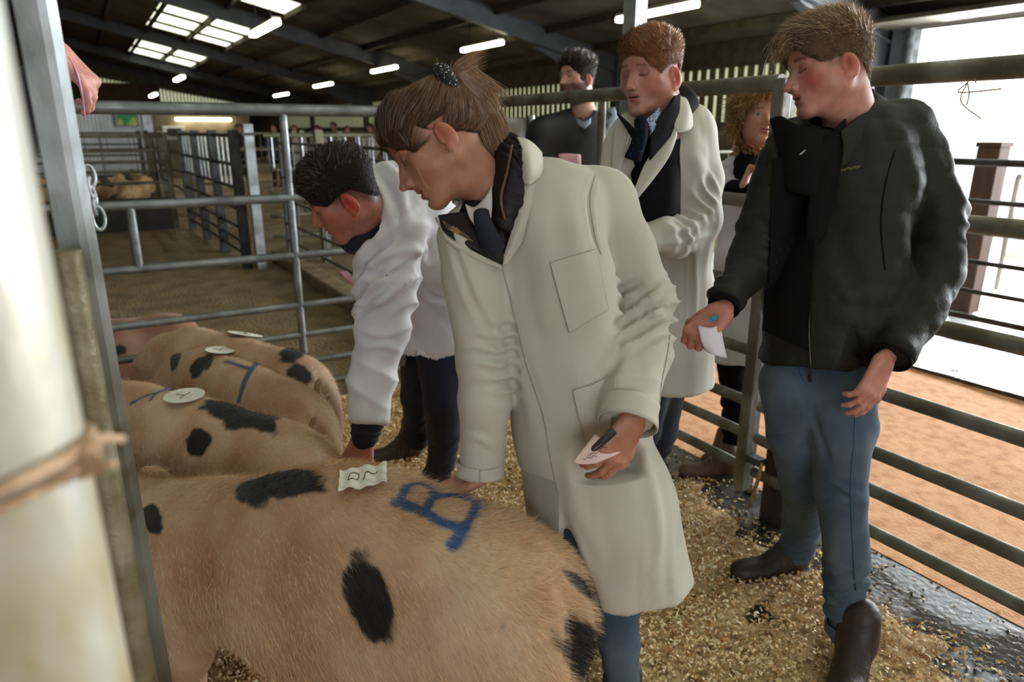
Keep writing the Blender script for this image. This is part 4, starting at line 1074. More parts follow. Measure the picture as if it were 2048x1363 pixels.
def hand_prims(Wr, d, pn, side=1, s=1.0, curl=(.3, .35, .4, .45), spread=.12, thumb=(.55, .5, .35), k=.006):
    """Wr wrist, d finger direction, pn palm-facing normal, side=+1: thumb lies along cross(d, pn)"""
    d = nrm(d); pn = nrm(pn - d * (pn @ d)); t = nrm(np.cross(d, pn)) * side; pr = []
    B = lambda a, b, c: Wr + (d * a + t * b + pn * c) * s
    pr.append(rc(B(-.012, 0, 0), B(.0, 0, 0), .024 * s, .025 * s, flat=pn, s=.75, k=.015))
    for b0, b1 in ((.018, .030), (.006, .010), (-.008, -.011), (-.020, -.030)):
        pr.append(rc(B(.005, b0, 0), B(.088, b1, .002), .0165 * s, .0125 * s, flat=pn, s=.85, k=.012))
    pr.append(rc(B(.015, .022, .008), B(.055, .036, .012), .015 * s, .013 * s, k=.012))
    L_ = (.072, .079, .074, .059); off = (.030, .010, -.011, -.030); base = (.090, .094, .090, .082); rad = (.0092, .0095, .009, .0080)
    tips = []
    for i in range(4):
        a = base[i]; p = B(a, off[i], .001); dr = nrm(d + t * spread * (1.5 - i) * .7); ang = 0; r = rad[i] * s
        for j, fr in enumerate((.46, .30, .24)):
            ang += curl[i] * (1.0 if j == 0 else 1.25)
            dd = nrm(dr * math.cos(ang) + pn * math.sin(ang)); p2 = p + dd * L_[i] * fr * s
            pr.append(rc(p, p2, r, r * .92, k=k * (.9 if j else 1.6))); p = p2; r *= .92
        tips.append(p)
    p = B(.032, .034, .008); a, b_, c_ = thumb
    dd = nrm(d * math.cos(a) + t * math.sin(a) + pn * c_); r = .0125 * s
    for j, (ln, w_) in enumerate(((.038, 0), (.030, b_))):
        dd = nrm(dd - t * w_ * .6 + pn * w_ * .5); p2 = p + dd * ln * s; pr.append(rc(p, p2, r, r * .88, k=.010)); p = p2; r *= .88
    tips.append(p)
    return pr, tips
def hand_mesh(prims, skin='#b07f6a', res=.0022, tips=(), d=None):
    v, q = carve(prims, res, 1)
    c = np.tile(np.array(lin(skin)), (len(v), 1)); 
    red = np.zeros(len(v))
    for t in tips: red = np.maximum(red, np.exp(-np.sum((v - t) ** 2, 1) / .012 ** 2))
    c = c * (1 - .3 * red[:, None]) + np.array(lin('#c06a58')) * .3 * red[:, None]
    c = c * (1 + .08 * snoise(v, 90, 6))[:, None]
    return v, q, np.clip(c, 0, 1)
def merge(parts):
    V_, Q_, C_ = [], [], []; n = 0
    for v, q, c in parts: V_.append(v); Q_.append(q + n); C_.append(c); n += len(v)
    return np.concatenate(V_), np.concatenate(Q_), np.concatenate(C_)
def inner_body(prims, skin='#b07f6a', res=.014):
    v, q = carve(prims, res, 1); return v, q, np.tile(np.array(lin(skin)), (len(v), 1))

# cloth folds
def rings(v, n, a, b, amp, wl, seed=0, reach=.13, fade=.3, skew=0.0, side=None):
    a = np.asarray(a, float); b = np.asarray(b, float); L_ = np.linalg.norm(b - a); d = (b - a) / L_; q = v - a; t = q @ d
    rad = np.linalg.norm(q - t[:, None] * d, axis=1); w = sstep(-fade * L_, fade * L_, t) * sstep(L_ * (1 + fade), L_ * (1 - fade), t) * sstep(reach, reach * .8, rad)
    th = snoise(v, 9, seed + 5, 2); ph = t / wl * 6.283 + 4.2 * th
    if side is not None: ph = ph + skew * (q @ nrm(side)) / wl * 6.283
    rdg = 1 - 2 * np.abs(np.sin(ph / 2)) ** .8; m = np.clip(.4 + 1.1 * snoise(v, 17, seed + 9, 2), .05, 1.4)
    return v + n * (amp * rdg * m * w)[:, None]
def drape(v, n, D, amp, freq, seed=0, w=None, keep=.12):
    D = nrm(D); p = v - (v @ D)[:, None] * D * (1 - keep); h = snoise(p, freq, seed, 3)
    h = np.sign(h) * np.abs(h) ** .8
    return v + n * (amp * h * (1 if w is None else w))[:, None]
def crease(v, n, surf, lines, amp, width):
    """ridges (+) or valleys (-) following pixel polylines on the visible side"""
    for L_ in lines:
        a_ = amp; 
        pts = crom(np.array(L_, float), 14); hp = np.array([surf.hit(x, y) for x, y in pts]); lo = hp.min(0) - .05; hi = hp.max(0) + .05
        idx = np.where(((v > lo) & (v < hi)).all(1))[0]
        if not len(idx): continue
        p = v[idx]; D = np.full(len(idx), 9.); T = np.zeros(len(idx))
        for i, (p0, p1) in enumerate(zip(hp[:-1], hp[1:])):
            ab = p1 - p0
            if ab @ ab > .01: continue
            t = np.clip((p - p0) @ ab / (ab @ ab + 1e-12), 0, 1); dd = np.linalg.norm(p - p0 - t[:, None] * ab, axis=1); m = dd < D; D[m] = dd[m]; T[m] = (i + t[m]) / 13
        w = np.exp(-(D / width) ** 2) * np.sin(np.clip(T, .04, .96) * math.pi) ** .5
        side = np.exp(-((D - width * 1.9) / (width * .9)) ** 2) * .35 * np.sin(np.clip(T, .04, .96) * math.pi)
        v[idx] += n[idx] * (a_ * (w - side))[:, None]
    return v
def cloth(name, prims, m, parent, res=.007, fn=None, it=1, lines=None, **kw):
    v, q = carve(prims, res, it); n = vnormals(v, q)
    if fn is not None: v = fn(v, n); n = vnormals(v, q)
    if lines:
        S = Surf(v, q)
        for L_, amp, wd in lines: v = crease(v, n, S, L_, amp, wd)
    o = link(name, mesh_np(name, v, q), m, None, **kw)
    if parent is not None: put(o, parent)
    return o, Surf(v, q), v, q
def boot(Wh, toe_dir, s=1.0, name='boot', parent=None, m=None, lean=(0, 0, 1), shaft=.12):
    """Wh = heel centre on the ground"""
    d = nrm(V(toe_dir[0], toe_dir[1], 0)); sd = V(-d[1], d[0], 0); R = np.stack([d, sd, UP], 1); o = np.asarray(Wh, float)
    W = lambda x, y, z: o + R @ (V(x, y, z) * s)
    pr = [el(W(.03, 0, .05), V(.05, .038, .052) * s, R, .02), el(W(.17, 0, .035), V(.085, .046, .036) * s, R, .03), el(W(.23, 0, .036), V(.045, .042, .034) * s, R, .02),
          rc(W(.10, 0, .06), W(.035, 0, .11), .042 * s, .045 * s, k=.04), rc(W(.035, 0, .09), W(.025, 0, .09) + nrm(lean) * shaft * .6 * s, .046 * s, .05 * s, k=.03), half(o + UP * .012, (0, 0, -1), o - .5, o + V(.5, .5, .0))]
    v, q = carve(pr, .005, 1); v[:, 2] = np.maximum(v[:, 2], .012); n = vnormals(v, q)
    v = rings(v, n, W(.02, 0, .04), W(.16, 0, .05), .0022, .022, 3, .1)
    o1 = link(name, mesh_np(name, v, q), m or boot_m)
    if parent is not None: put(o1, parent)
    pr = [rc(W(.01, 0, .008), W(.23, 0, .008), .042 * s, .046 * s, flat=UP, s=.28, k=.01)]
    v, q = carve(pr, .004, 1); v[:, 2] = np.maximum(v[:, 2], .001)
    s1 = link('sole', mesh_np('sole', v, q), sole_m); put(s1, parent); return o1
def person(label, loc, group=None):
    t = thing('person', label, 'person', group, (loc[0], loc[1], 0)); return t
def finish_body(parts, t, name='body'):
    v, q, c = merge(parts); o = link(name, mesh_np('body', v, q, True, c), skin_m); put(o, t); return o

def short_mask(front=.078, temple=.05, side=.012, back=-.05, fade=.012, burn=True):
    def f(l):
        x = np.abs(l[:, 0]); y, z = l[:, 1], l[:, 2]
        fr = front - 1.2 * np.maximum(0, x - .035) - .2 * x
        line = np.where(y > .045, fr, np.where(y > .012, side + (fr - side) * (y - .012) / .033, np.where(y > -.03, side, side - (-.03 - y) * (side - back) / .045)))
        line = np.maximum(line, back)
        m = sstep(-fade, fade, z - line)
        ear = (x > .0745) & (z < .020) & (y > -.033) & (y < .010)
        if burn: m = np.maximum(m, sstep(.026, .010, np.abs(y - .022)) * sstep(-.022, .004, z) * sstep(side + .03, side, z) * (x > .05) * .8)
        return m * (1 - ear)
    return f

stitch_m = mat('coat_stitching', '#a5a196', '#97938a', .8, 0, 60, 2)
def pocket(name, S, c, m, parent, th=.005, off=.003):
    o = patch(name, S, c, m, parent, th, off=off); mb = MB(); cc = list(c) + [c[0]]
    for a, b in zip(cc[:-1], cc[1:]): mb.tube([S.hit(a[0] + (b[0] - a[0]) * t, a[1] + (b[1] - a[1]) * t, off + th * .35) for t in np.linspace(0, 1, 14)], .0011, 5)
    put(mb.build('pocket_edge', stitch_m, None, True), parent); return o
# ------------------------------------------------------------------ woman with the ponytail, white coat, in front
girl = person('woman with a brown ponytail in a long white coat, stooping over the nearest pig', G(1240, 1420))
gO = P(881, 292, 1.435); gf = cdir(-.79, .61, -.05); gu = cdir(-.61, -.79, .0); neckb = P(992, 398, 1.50)
gh = head_mesh(gO, gf, gu, .985, res=.002, skin='#a2745e', cheek='#a0624e', cheekf=.35, jaw=.92, nose=.9, lips='#8f4a42', brow='#6a4a34', ear='#c07a62', neck=neckb, neck_r=.048, mouth_open=.7, chin=.97)
GR = gh[5]; GW = gh[6]
# hands
pr, tp = hand_prims(P(957, 950, 1.60), cdir(-.86, .44, .0), cdir(.25, .75, .35), side=-1, s=.92, curl=(.25, .3, .35, .4), spread=.12, thumb=(.5, .3, .2))
hA = hand_mesh(pr, '#b88570', tips=tp)
pr, tp = hand_prims(P(1266, 842, 1.42), cdir(-.52, .80, -.05), cdir(-.55, -.1, .85), side=1, s=.93, curl=(.34, .32, .38, .42), spread=.2, thumb=(.30, .3, -.05))
hB = hand_mesh(pr, '#a8765f', tips=tp)
inner = inner_body([rc(P(1000, 410, 1.52), P(1090, 560, 1.58), .05, .06, k=.05), rc(P(1090, 560, 1.58), P(1160, 850, 1.66), .06, .07, k=.05),
    rc(P(950, 500, 1.48), P(960, 715, 1.54), .04, .035), rc(P(960, 715, 1.54), P(966, 940, 1.60), .035, .026), rc(P(1205, 430, 1.58), P(1298, 600, 1.60), .04, .035), rc(P(1298, 600, 1.6), P(1288, 700, 1.545), .035, .03), rc(P(1288, 700, 1.545), P(1262, 830, 1.445), .03, .022)])
finish_body([gh[:3], hA, hB, inner], girl)

# hair
PT = (0, -.082, .098)                                    # ponytail root in head frame
def g_mask(l):
    x = np.abs(l[:, 0]); y, z = l[:, 1], l[:, 2]
    front = z - (.058 - .0 * x) ; low = z - (.012 + .0 * y)
    line = np.where(y > .045, .062 - 3.5 * np.maximum(0, x - .03) ** 1 * .45, np.where(y > -.005, .062 - (.045 - y) * 1.15, .005 - (np.minimum(-.005 - y, .06)) * .55))
    m = sstep(-.004, .012, z - line); m = m * (1 - ((x > .0705) & (z < .024) & (y > -.04)))
    return m
def g_thick(l): return .006 + .005 * sstep(.0, .05, l[:, 1])
def g_flow(l): d = np.array(PT) - l; return d
hair = hair_cap(gh, g_mask, g_thick, '#3f2a1c', parent=girl, flow=g_flow, n=17000, ln=.04, wid=.0012, lift=.02, jit=.04, col2='#8d6847', seg=4, bend=.3, seed=2, s=.985)
# ponytail
pt = [P(900, 166, 1.437), P(924, 152, 1.44), P(950, 176, 1.45), P(966, 225, 1.465), P(984, 272, 1.48), P(1012, 302, 1.49)]
pv = chain(list(zip(pt, (.018, .023, .028, .033, .028, .014))), .02, flat=cdir(0, 0, 1), s=.85)
v, q = carve(pv, .003, 1); n = vnormals(v, q); v = drape(v, n, pt[3] - pt[1], .0022, 150, 4, keep=.08)
S_ = Surf(v, q); p, N, f4 = scatter(v, q, 3500, 4)
tg = np.zeros_like(p)
P_ = np.array(pt); 
for i in range(len(p)):
    k = np.argmin(np.linalg.norm((P_[:-1] + P_[1:]) / 2 - p[i], axis=1)); tg[i] = nrm(P_[k + 1] - P_[k])
cc = np.tile(np.array(lin('#6b4b34')), (len(p), 1)); t_ = np.random.RandomState(1).rand(len(p), 1) ** 1.2; cc = cc * (1 - t_) + np.array(lin('#b08a66')) * t_
bv, bq, bc = ribbons(p, tg + N * .06, .055, .0011, cc, seg=3, jit=.07, seed=8)
hc = np.tile(np.array(lin('#5e412c')), (len(v), 1)) * (1 + .3 * snoise(drape(v, n, pt[3] - pt[1], 0, 1, 0), 60, 3))[:, None]
put(link('ponytail', mesh_np('ponytail', np.concatenate([v, bv]), np.concatenate([q, bq + len(v)]), True, np.clip(np.concatenate([hc, bc]), 0, 1)), hair_m), girl)
# loose wisps
wv = []
rs = np.random.RandomState(3); W0 = []
def wisps(lines, r=.0005, nm='wisp', colr='#9a7450', parent=girl):
    mb = MB()
    for L_ in lines: mb.tube(crom(L_, 16), np.linspace(r, r * .4, 16), 4, cap=False, col=lin(colr))
    put(mb.build('loose_hair', hair_m, None, True), parent)
ws_ = [[P(835, 328, 1.352), P(842, 352, 1.345), P(860, 378, 1.350), P(905, 388, 1.36)], [P(832, 330, 1.352), P(845, 358, 1.345), P(868, 383, 1.35), P(890, 388, 1.36)],
       [P(884, 292, 1.345), P(902, 302, 1.34), P(914, 325, 1.34), P(918, 345, 1.345)], [P(886, 291, 1.345), P(905, 304, 1.34), P(916, 330, 1.34), P(917, 352, 1.345)],
       [P(750, 290, 1.42), P(758, 308, 1.415), P(772, 322, 1.41)], [P(748, 285, 1.42), P(752, 306, 1.415), P(775, 325, 1.40)], [P(748, 262, 1.43), P(746, 290, 1.43), P(762, 316, 1.42)]]
for i in range(26):
    b0 = V(rs.uniform(880, 965), rs.uniform(132, 190)); e0 = b0 + V(rs.uniform(-25, 45), rs.uniform(-30, 25)); ws_.append([P(b0[0], b0[1] + 8, 1.45), P(*(b0 * .5 + e0 * .5 + V(rs.uniform(-8, 8), -6)), 1.45), P(e0[0], e0[1], 1.45)])
for i in range(14):
    y = rs.uniform(180, 290); x = 750 + max(0, 240 - y) * .55; ws_.append([P(x + 14, y, 1.43), P(x, y + 4, 1.43), P(x - rs.uniform(4, 14), y + rs.uniform(6, 26), 1.43)])
for i in range(16):
    y = rs.uniform(200, 300); x = 968 + (y - 200) * .35; ws_.append([P(x, y, 1.47), P(x + 12, y + 6, 1.47), P(x + rs.uniform(14, 34), y + rs.uniform(8, 40), 1.47)])
wisps(ws_)
# scrunchie: ruched dark tube with pale dots
c0 = P(893, 166, 1.415); ax_ = nrm(P(925, 152, 1.44) - P(868, 182, 1.43)); Rf = frame(ax_, cdir(0, 0, 1))
mb = MB(); an = np.linspace(0, 2 * np.pi, 49)
ring = [c0 + (Rf[:, 0] * math.cos(a) * .027 + Rf[:, 2] * math.sin(a) * .026) + ax_ * .004 * math.sin(a * 7) for a in an]
mb.tube(ring, .0145 + .0018 * np.sin(an * 13), 14, cap=False)
sm = bpy.data.materials.new('dotted_black_cloth'); sm.use_nodes = True; nt = sm.node_tree; b_ = nt.nodes['Principled BSDF']; b_.inputs['Roughness'].default_value = .8
vo = nt.nodes.new('ShaderNodeTexVoronoi'); vo.inputs['Scale'].default_value = 190; tc_ = nt.nodes.new('ShaderNodeTexCoord'); nt.links.new(tc_.outputs['Object'], vo.inputs[0])
mr_ = nt.nodes.new('ShaderNodeMapRange'); mr_.inputs[1].default_value = .27; mr_.inputs[2].default_value = .20; nt.links.new(vo.outputs['Distance'], mr_.inputs[0])
mx_ = nt.nodes.new('ShaderNodeMix'); mx_.data_type = 'RGBA'; mx_.inputs[6].default_value = lin('#101014') + (1,); mx_.inputs[7].default_value = lin('#cfcfd2') + (1,); nt.links.new(mr_.outputs[0], mx_.inputs[0]); nt.links.new(mx_.outputs[2], b_.inputs[0])
put(mb.build('scrunchie', sm, None, True), girl)

# long white coat
FR = cdir(-.5, 0, -.87)                                   # way the chest faces
A1 = [(P(940, 478, 1.47), .066), (P(950, 560, 1.49), .062), (P(968, 720, 1.54), .056), (P(970, 800, 1.56), .055), (P(962, 938, 1.60), .051)]
A2 = [(P(1212, 418, 1.575), .072), (P(1250, 500, 1.585), .068), (P(1298, 600, 1.59), .062), (P(1290, 700, 1.54), .060), (P(1258, 838, 1.44), .055)]
pr = [rc(P(965, 452, 1.50), P(1195, 405, 1.57), .062, .078, k=.05), rc(P(1010, 400, 1.52), P(1050, 440, 1.53), .08, .10, k=.04),
      rc(P(1060, 470, 1.55), P(1095, 600, 1.565), .165, .150, flat=FR, s=.66, k=.05), rc(P(1095, 600, 1.565), P(1128, 730, 1.585), .150, .130, flat=FR, s=.74, k=.04),
      rc(P(1128, 730, 1.585), P(1160, 850, 1.63), .130, .152, flat=FR, s=.84, k=.04), rc(P(1160, 850, 1.63), P(1195, 1000, 1.69), .152, .170, flat=FR, s=.9, k=.04),
      rc(P(1195, 1000, 1.69), P(1238, 1185, 1.76), .170, .182, flat=FR, s=.9, k=.04)]
zlo = .50
body_cut = half(V(0, 0, zlo), (0, 0, -1), P(1238, 1200, 1.76) - V(.45, .45, .4), P(1238, 1200, 1.76) + V(.45, .45, .4)); body_cut.hi[2] = zlo + .02
wedge = chain([(P(1118, 1005, 1.53), .003), (P(1136, 1090, 1.54), .020), (P(1160, 1240, 1.57), .055)], .004, flat=nrm(P(1140, 1100, 1.6) - P(1140, 1100, 1.4)), s=8, op='s')
inn = [rc(P(1200, 1010, 1.695), P(1244, 1230, 1.775), .160, .174, flat=FR, s=.9, k=.01, op='s')]
neckcut = [rc(P(985, 395, 1.50), P(1000, 440, 1.45), .062, .062, k=.01, op='s'), rc(P(960, 430, 1.42), P(1004, 525, 1.44), .052, .004, k=.008, op='s')]
def g_fold(v, n):
    gm = sstep(.95, .6, v[:, 2])
    v = drape(v, n, cdir(.12, 1, .1), .010, 26, 3, w=gm)
    v = drape(v, n, cdir(.2, 1, .0), .006, 24, 6, w=sstep(.8, 1.0, v[:, 2]))
    n = n
    v = rings(v, n, A2[1][0], A2[3][0], .0115, .036, 1, .11, .25, .5, cdir(1, 0, 0))
    v = rings(v, n, A2[3][0], A2[4][0], .004, .06, 2, .10, .2, .5, cdir(1, 0, 0))
    v = rings(v, n, P(958, 640, 1.51), P(970, 790, 1.56), .0080, .034, 4, .09, .3, -.3, cdir(1, 0, 0))
    v = rings(v, n, P(965, 860, 1.58), P(962, 950, 1.60), .004, .055, 7, .09, .3, .4, cdir(1, 0, 0))
    return v
gl = [([[(1190, 350), (1178, 400), (1188, 470), (1200, 505)]], -.005, .006), ([[(900, 470), (915, 520), (945, 600), (985, 670), (1018, 740)]], -.006, .008),
      ([[(1255, 640), (1290, 625), (1335, 630)], [(1250, 590), (1290, 598), (1338, 560)], [(1252, 612), (1300, 608), (1345, 590)], [(1235, 815), (1270, 795), (1325, 800)]], .007, .009),
      ([[(1130, 380), (1155, 470), (1165, 560)], [(1075, 420), (1090, 520), (1090, 640)]], .003, .02), ([[(1170, 860), (1230, 770), (1260, 700)], [(1140, 900), (1150, 1000), (1190, 1100)], [(1290, 900), (1310, 1000), (1320, 1090)]], .006, .02),
      ([[(918, 700), (960, 690), (1000, 700)], [(925, 735), (960, 722), (1010, 735)], [(925, 880), (955, 875), (1000, 900)]], .005, .008)]
coat, SG, gv, gq = cloth('coat', pr + [*chain(A1, .02), *chain(A2, .025)] + [body_cut, wedge] + inn + neckcut +
     [half(P(960, 943, 1.60), P(960, 1050, 1.62) - P(962, 900, 1.59), P(960, 1000, 1.6) - .12, P(960, 1000, 1.6) + .12), half(P(1255, 845, 1.44), P(1235, 945, 1.38) - P(1266, 780, 1.47), P(1250, 900, 1.42) - .10, P(1250, 900, 1.42) + .10)],
     coat_m, girl, res=.006, fn=g_fold, it=1, lines=gl)
# cuffs
def cuff(c, d, r, ln, m, parent, th=.003, nm='cuff', flare=1.02, tilt=None):
    d = nrm(d); Rr = frame(d, UP if abs(d[2]) < .8 else cdir(1, 0, 0)); k = 40; an = np.linspace(0, 2 * np.pi, k)
    g = np.array([[c + d * ln * (i / 5 - 1) + (Rr[:, 0] * np.cos(a) + Rr[:, 2] * np.sin(a)) * r * (1 + (flare - 1) * i / 5 + .03 * math.sin(a * 3 + i)) for a in an] for i in range(6)])
    v, q = shell(g, th); return put(link(nm, mesh_np(nm, v, q), m), parent)
cuff(P(960, 948, 1.60), P(958, 1000, 1.61) - P(962, 900, 1.59), .052, .03, coat_m, girl)
cuff(P(1253, 850, 1.435), P(1235, 945, 1.38) - P(1266, 780, 1.47), .060, .05, coat_m, girl)
# pockets, placket, seams
pocket('chest_pocket', SG, [(1101, 526), (1190, 499), (1214, 618), (1139, 663)], coat_m, girl)
pocket('hip_pocket', SG, [(1147, 779), (1232, 752), (1222, 850), (1172, 890)], coat_m, girl)
mb = MB()
seam(mb, SG, [(1003, 532), (1025, 611), (1056, 735), (1087, 831), (1104, 928), (1118, 985)], .0022, .0005, 40)
put(mb.build('placket_edge', stitch_m, None, True), girl)
mb = MB(); seam(mb, SG, [(1190, 352), (1180, 400), (1190, 470), (1202, 508)], .0014); put(mb.build('armhole_seam', stitch_m, None, True), girl)
mb = MB(); seam(mb, SG, [(1343, 640), (1336, 700), (1322, 770), (1318, 830)], .0016); put(mb.build('sleeve_seam', stitch_m, None, True), girl)
for (x, y) in ((1019, 590),):
    pass
# gilet under the coat: dark quilted, showing in the neck
gil = mat('brown_black_quilting', '#1a1110', '#0f0a0b', .6, 0, 12, 3, .3, 60, spec=.3)
lining = mat('mustard_lining', '#8a6a2c', '#2c2417', .7, 0, 40, 3)
pr = [rc(P(1000, 420, 1.52), P(1010, 480, 1.53), .085, .06, k=.04), rc(P(955, 450, 1.47), P(998, 500, 1.49), .05, .035, k=.03), rc(P(1000, 395, 1.50), P(1012, 330, 1.51), .052, .054, k=.02, op='s'), rc(P(985, 390, 1.49), P(960, 300, 1.45), .056, .06, k=.01, op='s')]
o, SV, _, _ = cloth('gilet', pr, gil, girl, .005)
# standing collar of the gilet
sheet('gilet_collar', [[P(1002, 282, 1.52), P(1012, 268, 1.50), P(1036, 276, 1.45), P(1040, 300, 1.41)], [P(985, 300, 1.53), P(1000, 300, 1.46), P(1026, 315, 1.42), P(1048, 340, 1.41)],
                       [P(985, 370, 1.50), P(990, 370, 1.44), P(1012, 385, 1.41), P(1046, 400, 1.42)], [P(985, 440, 1.50), P(985, 445, 1.44), P(1008, 460, 1.425), P(1030, 465, 1.44)]], .012, gil, girl, 40, 24,
      fn=lambda g: g + (cdir(0, 0, -1)[None, None] * (.004 * np.abs(np.sin(np.linspace(0, 9 * np.pi, g.shape[0])))[:, None, None])))
sheet('gilet_front', [[P(876, 432, 1.425), P(925, 425, 1.425), P(975, 425, 1.435), P(1010, 440, 1.44)], [P(888, 462, 1.415), P(930, 465, 1.415), P(975, 470, 1.425), P(1012, 480, 1.44)], [P(925, 490, 1.415), P(950, 495, 1.415), P(985, 505, 1.43), P(1008, 510, 1.44)],
                      [P(985, 516, 1.43), P(992, 520, 1.432), P(998, 524, 1.435), P(1003, 529, 1.44)]], .008, gil, girl, 24, 24)
sheet('gilet_lining', [[P(884, 440, 1.411), P(905, 452, 1.409), P(930, 466, 1.408)], [P(892, 458, 1.409), P(915, 468, 1.408), P(948, 484, 1.409)]], .003, lining, girl, 10, 16)
# zip on the gilet
mb = MB(); mb.tube(crom([P(1024, 290, 1.415), P(1015, 340, 1.40), P(1003, 385, 1.398), P(1003, 412, 1.40), P(1010, 440, 1.41)], 30), .0032, 8); put(mb.build('zip', mat('dark_zip', '#4a2b26', '#6b4a3a', .4, .4, 300, 2), None, True), girl)
# shirt collar and tie
sheet('shirt_collar', [[P(930, 408, 1.425), P(950, 414, 1.42), P(975, 388, 1.42), P(983, 370, 1.425)], [P(938, 432, 1.41), P(952, 445, 1.40), P(972, 425, 1.405), P(984, 408, 1.415)], [P(948, 448, 1.407), P(958, 455, 1.402), P(966, 448, 1.405), P(982, 436, 1.41)]], .003, mat('white_shirt', '#c9c4c2', '#bdb7b5', .7), girl)
mb = MB(); mb.tube(crom([P(963, 424, 1.41), P(966, 445, 1.403), P(975, 470, 1.41), P(990, 500, 1.425)], 12), np.linspace(.016, .024, 12), 12); put(mb.build('tie', navy_m, None, True), girl)
# coat collar and lapels
sheet('coat_collar', [[P(1034, 276, 1.435), P(1052, 280, 1.435), P(1068, 290, 1.45), P(1082, 306, 1.47)], [P(1044, 300, 1.41), P(1056, 310, 1.405), P(1070, 322, 1.42), P(1084, 335, 1.45)], [P(1046, 340, 1.405), P(1058, 345, 1.395), P(1068, 350, 1.41), P(1080, 352, 1.44)], [P(1046, 366, 1.41), P(1054, 368, 1.405), P(1062, 366, 1.415), P(1073, 358, 1.44)]], .006, coat_m, girl, 18, 18)
sheet('lapel', [[P(1046, 362, 1.42), P(1060, 366, 1.42), P(1075, 362, 1.44)], [P(1036, 420, 1.42), P(1052, 420, 1.415), P(1070, 415, 1.43)], [P(1018, 480, 1.43), P(1030, 480, 1.425), P(1046, 478, 1.435)], [P(1002, 530, 1.443), P(1005, 531, 1.442), P(1010, 532, 1.442)]], .005, coat_m, girl, 20, 14)
sheet('lapel', [[P(872, 434, 1.43), P(876, 446, 1.42), P(884, 466, 1.415)], [P(895, 474, 1.41), P(898, 482, 1.41), P(905, 492, 1.415)], [P(945, 502, 1.415), P(947, 508, 1.415), P(952, 518, 1.42)], [P(1001, 530, 1.443), P(1002, 533, 1.443), P(1004, 538, 1.445)]], .005, coat_m, girl, 24, 8)
# jeans and boots
k1 = G(1250, 1440); k2 = G(1135, 1420)
def legs(name, chains, m, parent, res=.006, fold=.004, **kw):
    def fn(v, n):
        for ch in chains:
            for i in range(len(ch) - 1): v = rings(v, n, ch[i][0], ch[i + 1][0], fold * (.35 if i < len(ch) - 2 else 1.2), .055, i + 3, .13, .2, .5, cdir(1, 0, 0))
        return drape(v, n, ch[0][0] - ch[-1][0], fold * 1.2, 24, 9)
    pr = [x for ch in chains for x in chain(ch, .02)]
    return cloth(name, pr, m, parent, res, fn, **kw)
legs('jeans', [[(P(1215, 1020, 1.74), .085), (P(1228, 1180, 1.76), .062), (P(1238, 1290, 1.79), .050), (P(1244, 1370, 1.84), .048)], [(P(1165, 1000, 1.68), .085), (P(1145, 1120, 1.66), .062), (P(1138, 1260, 1.78), .050), (P(1135, 1350, 1.88), .048)]], jean_m, girl)
boot(G(1252, 1425) , nrm(L(-.5, -.8, 0)), .92, parent=girl, shaft=.12)
boot(G(1140, 1400), nrm(L(-.6, -.6, 0)), .92, parent=girl)
# pen and pink slip in her left hand
t = thing('marker_pen', 'black marker pen gripped by the woman with the ponytail', 'pen', loc=P(1200, 885, 1.36))
mb = MB(); a_ = P(1184, 900, 1.352); b_ = P(1228, 862, 1.372); mb.tube([a_, a_ * .9 + b_ * .1, a_ * .6 + b_ * .4, b_], [.003, .0065, .0078, .0078], 14); put(auto_smooth(mb.build('barrel', mat('black_plastic', '#16181a', None, .35), None), 40), t)
slip = sheet('paper_slip', [[P(1190, 868, 1.41), P(1215, 885, 1.412), P(1245, 902, 1.415)], [P(1168, 895, 1.392), P(1192, 906, 1.39), P(1225, 912, 1.40)], [P(1146, 924, 1.378), P(1165, 928, 1.376), P(1192, 926, 1.385)]], .0012, mat('pale_pink_slip', '#dcc0b8', '#cfaea6', .7, 0, 4), None, 10, 10)
tag(slip, 'pale pink scribbled slip under the fingers of the woman with the ponytail', 'paper')
mb = MB()
for k_ in range(3): mb.tube([P(1166 + k_ * 10 + i * 4, 918 - k_ * 9 + 2 * math.sin(i * 2.1) - i * 1.0, 1.374 + .0008 * i + k_ * .004) for i in range(8)], .0006, 4)
mb.build('ink_mark', ink_m, slip, True)
# ------------------------------------------------------------------ short-hair styles
# ------------------------------------------------------------------ young man in the padded jacket, right
YM = person('young man in dark padded jacket and blue jeans, head turned left', G(1640, 1290))
yO = P(1661, 143, 1.77); yf = cdir(-.985, .17, .02); yu = cdir(-.16, -.98, -.05); yn = P(1705, 262, 1.84)
yh = head_mesh(yO, yf, yu, 1.01, res=.0022, buzz=('#6b5040', short_mask(.08, .05, .0, -.06, .02), .75), skin='#b9877a', cheek='#b0483f', cheekf=.9, jaw=1.1, lips='#a04a48', brow='#5c3c28', ear='#c0594e', neck=yn, neck_r=.060, chin=.95, nose=1.08, mouth_open=.25)
YW = yh[6]
h1, t1 = hand_prims(P(1442, 622, 1.76), cdir(-.62, .62, -.1), cdir(.25, .35, .6), side=-1, s=1.0, curl=(1.0, 1.15, 1.2, 1.25), spread=.05, thumb=(.5, .7, .5))
hm1 = hand_mesh(h1, '#b5776a', tips=t1)
h2, t2 = hand_prims(P(1768, 722, 1.74), cdir(-.42, .9, .0), cdir(-.45, -.1, .85), side=1, s=.95, curl=(.25, .28, .34, .42), spread=.10, thumb=(.45, .2, .05))
hm2 = hand_mesh(h2, '#bb8273', tips=t2)
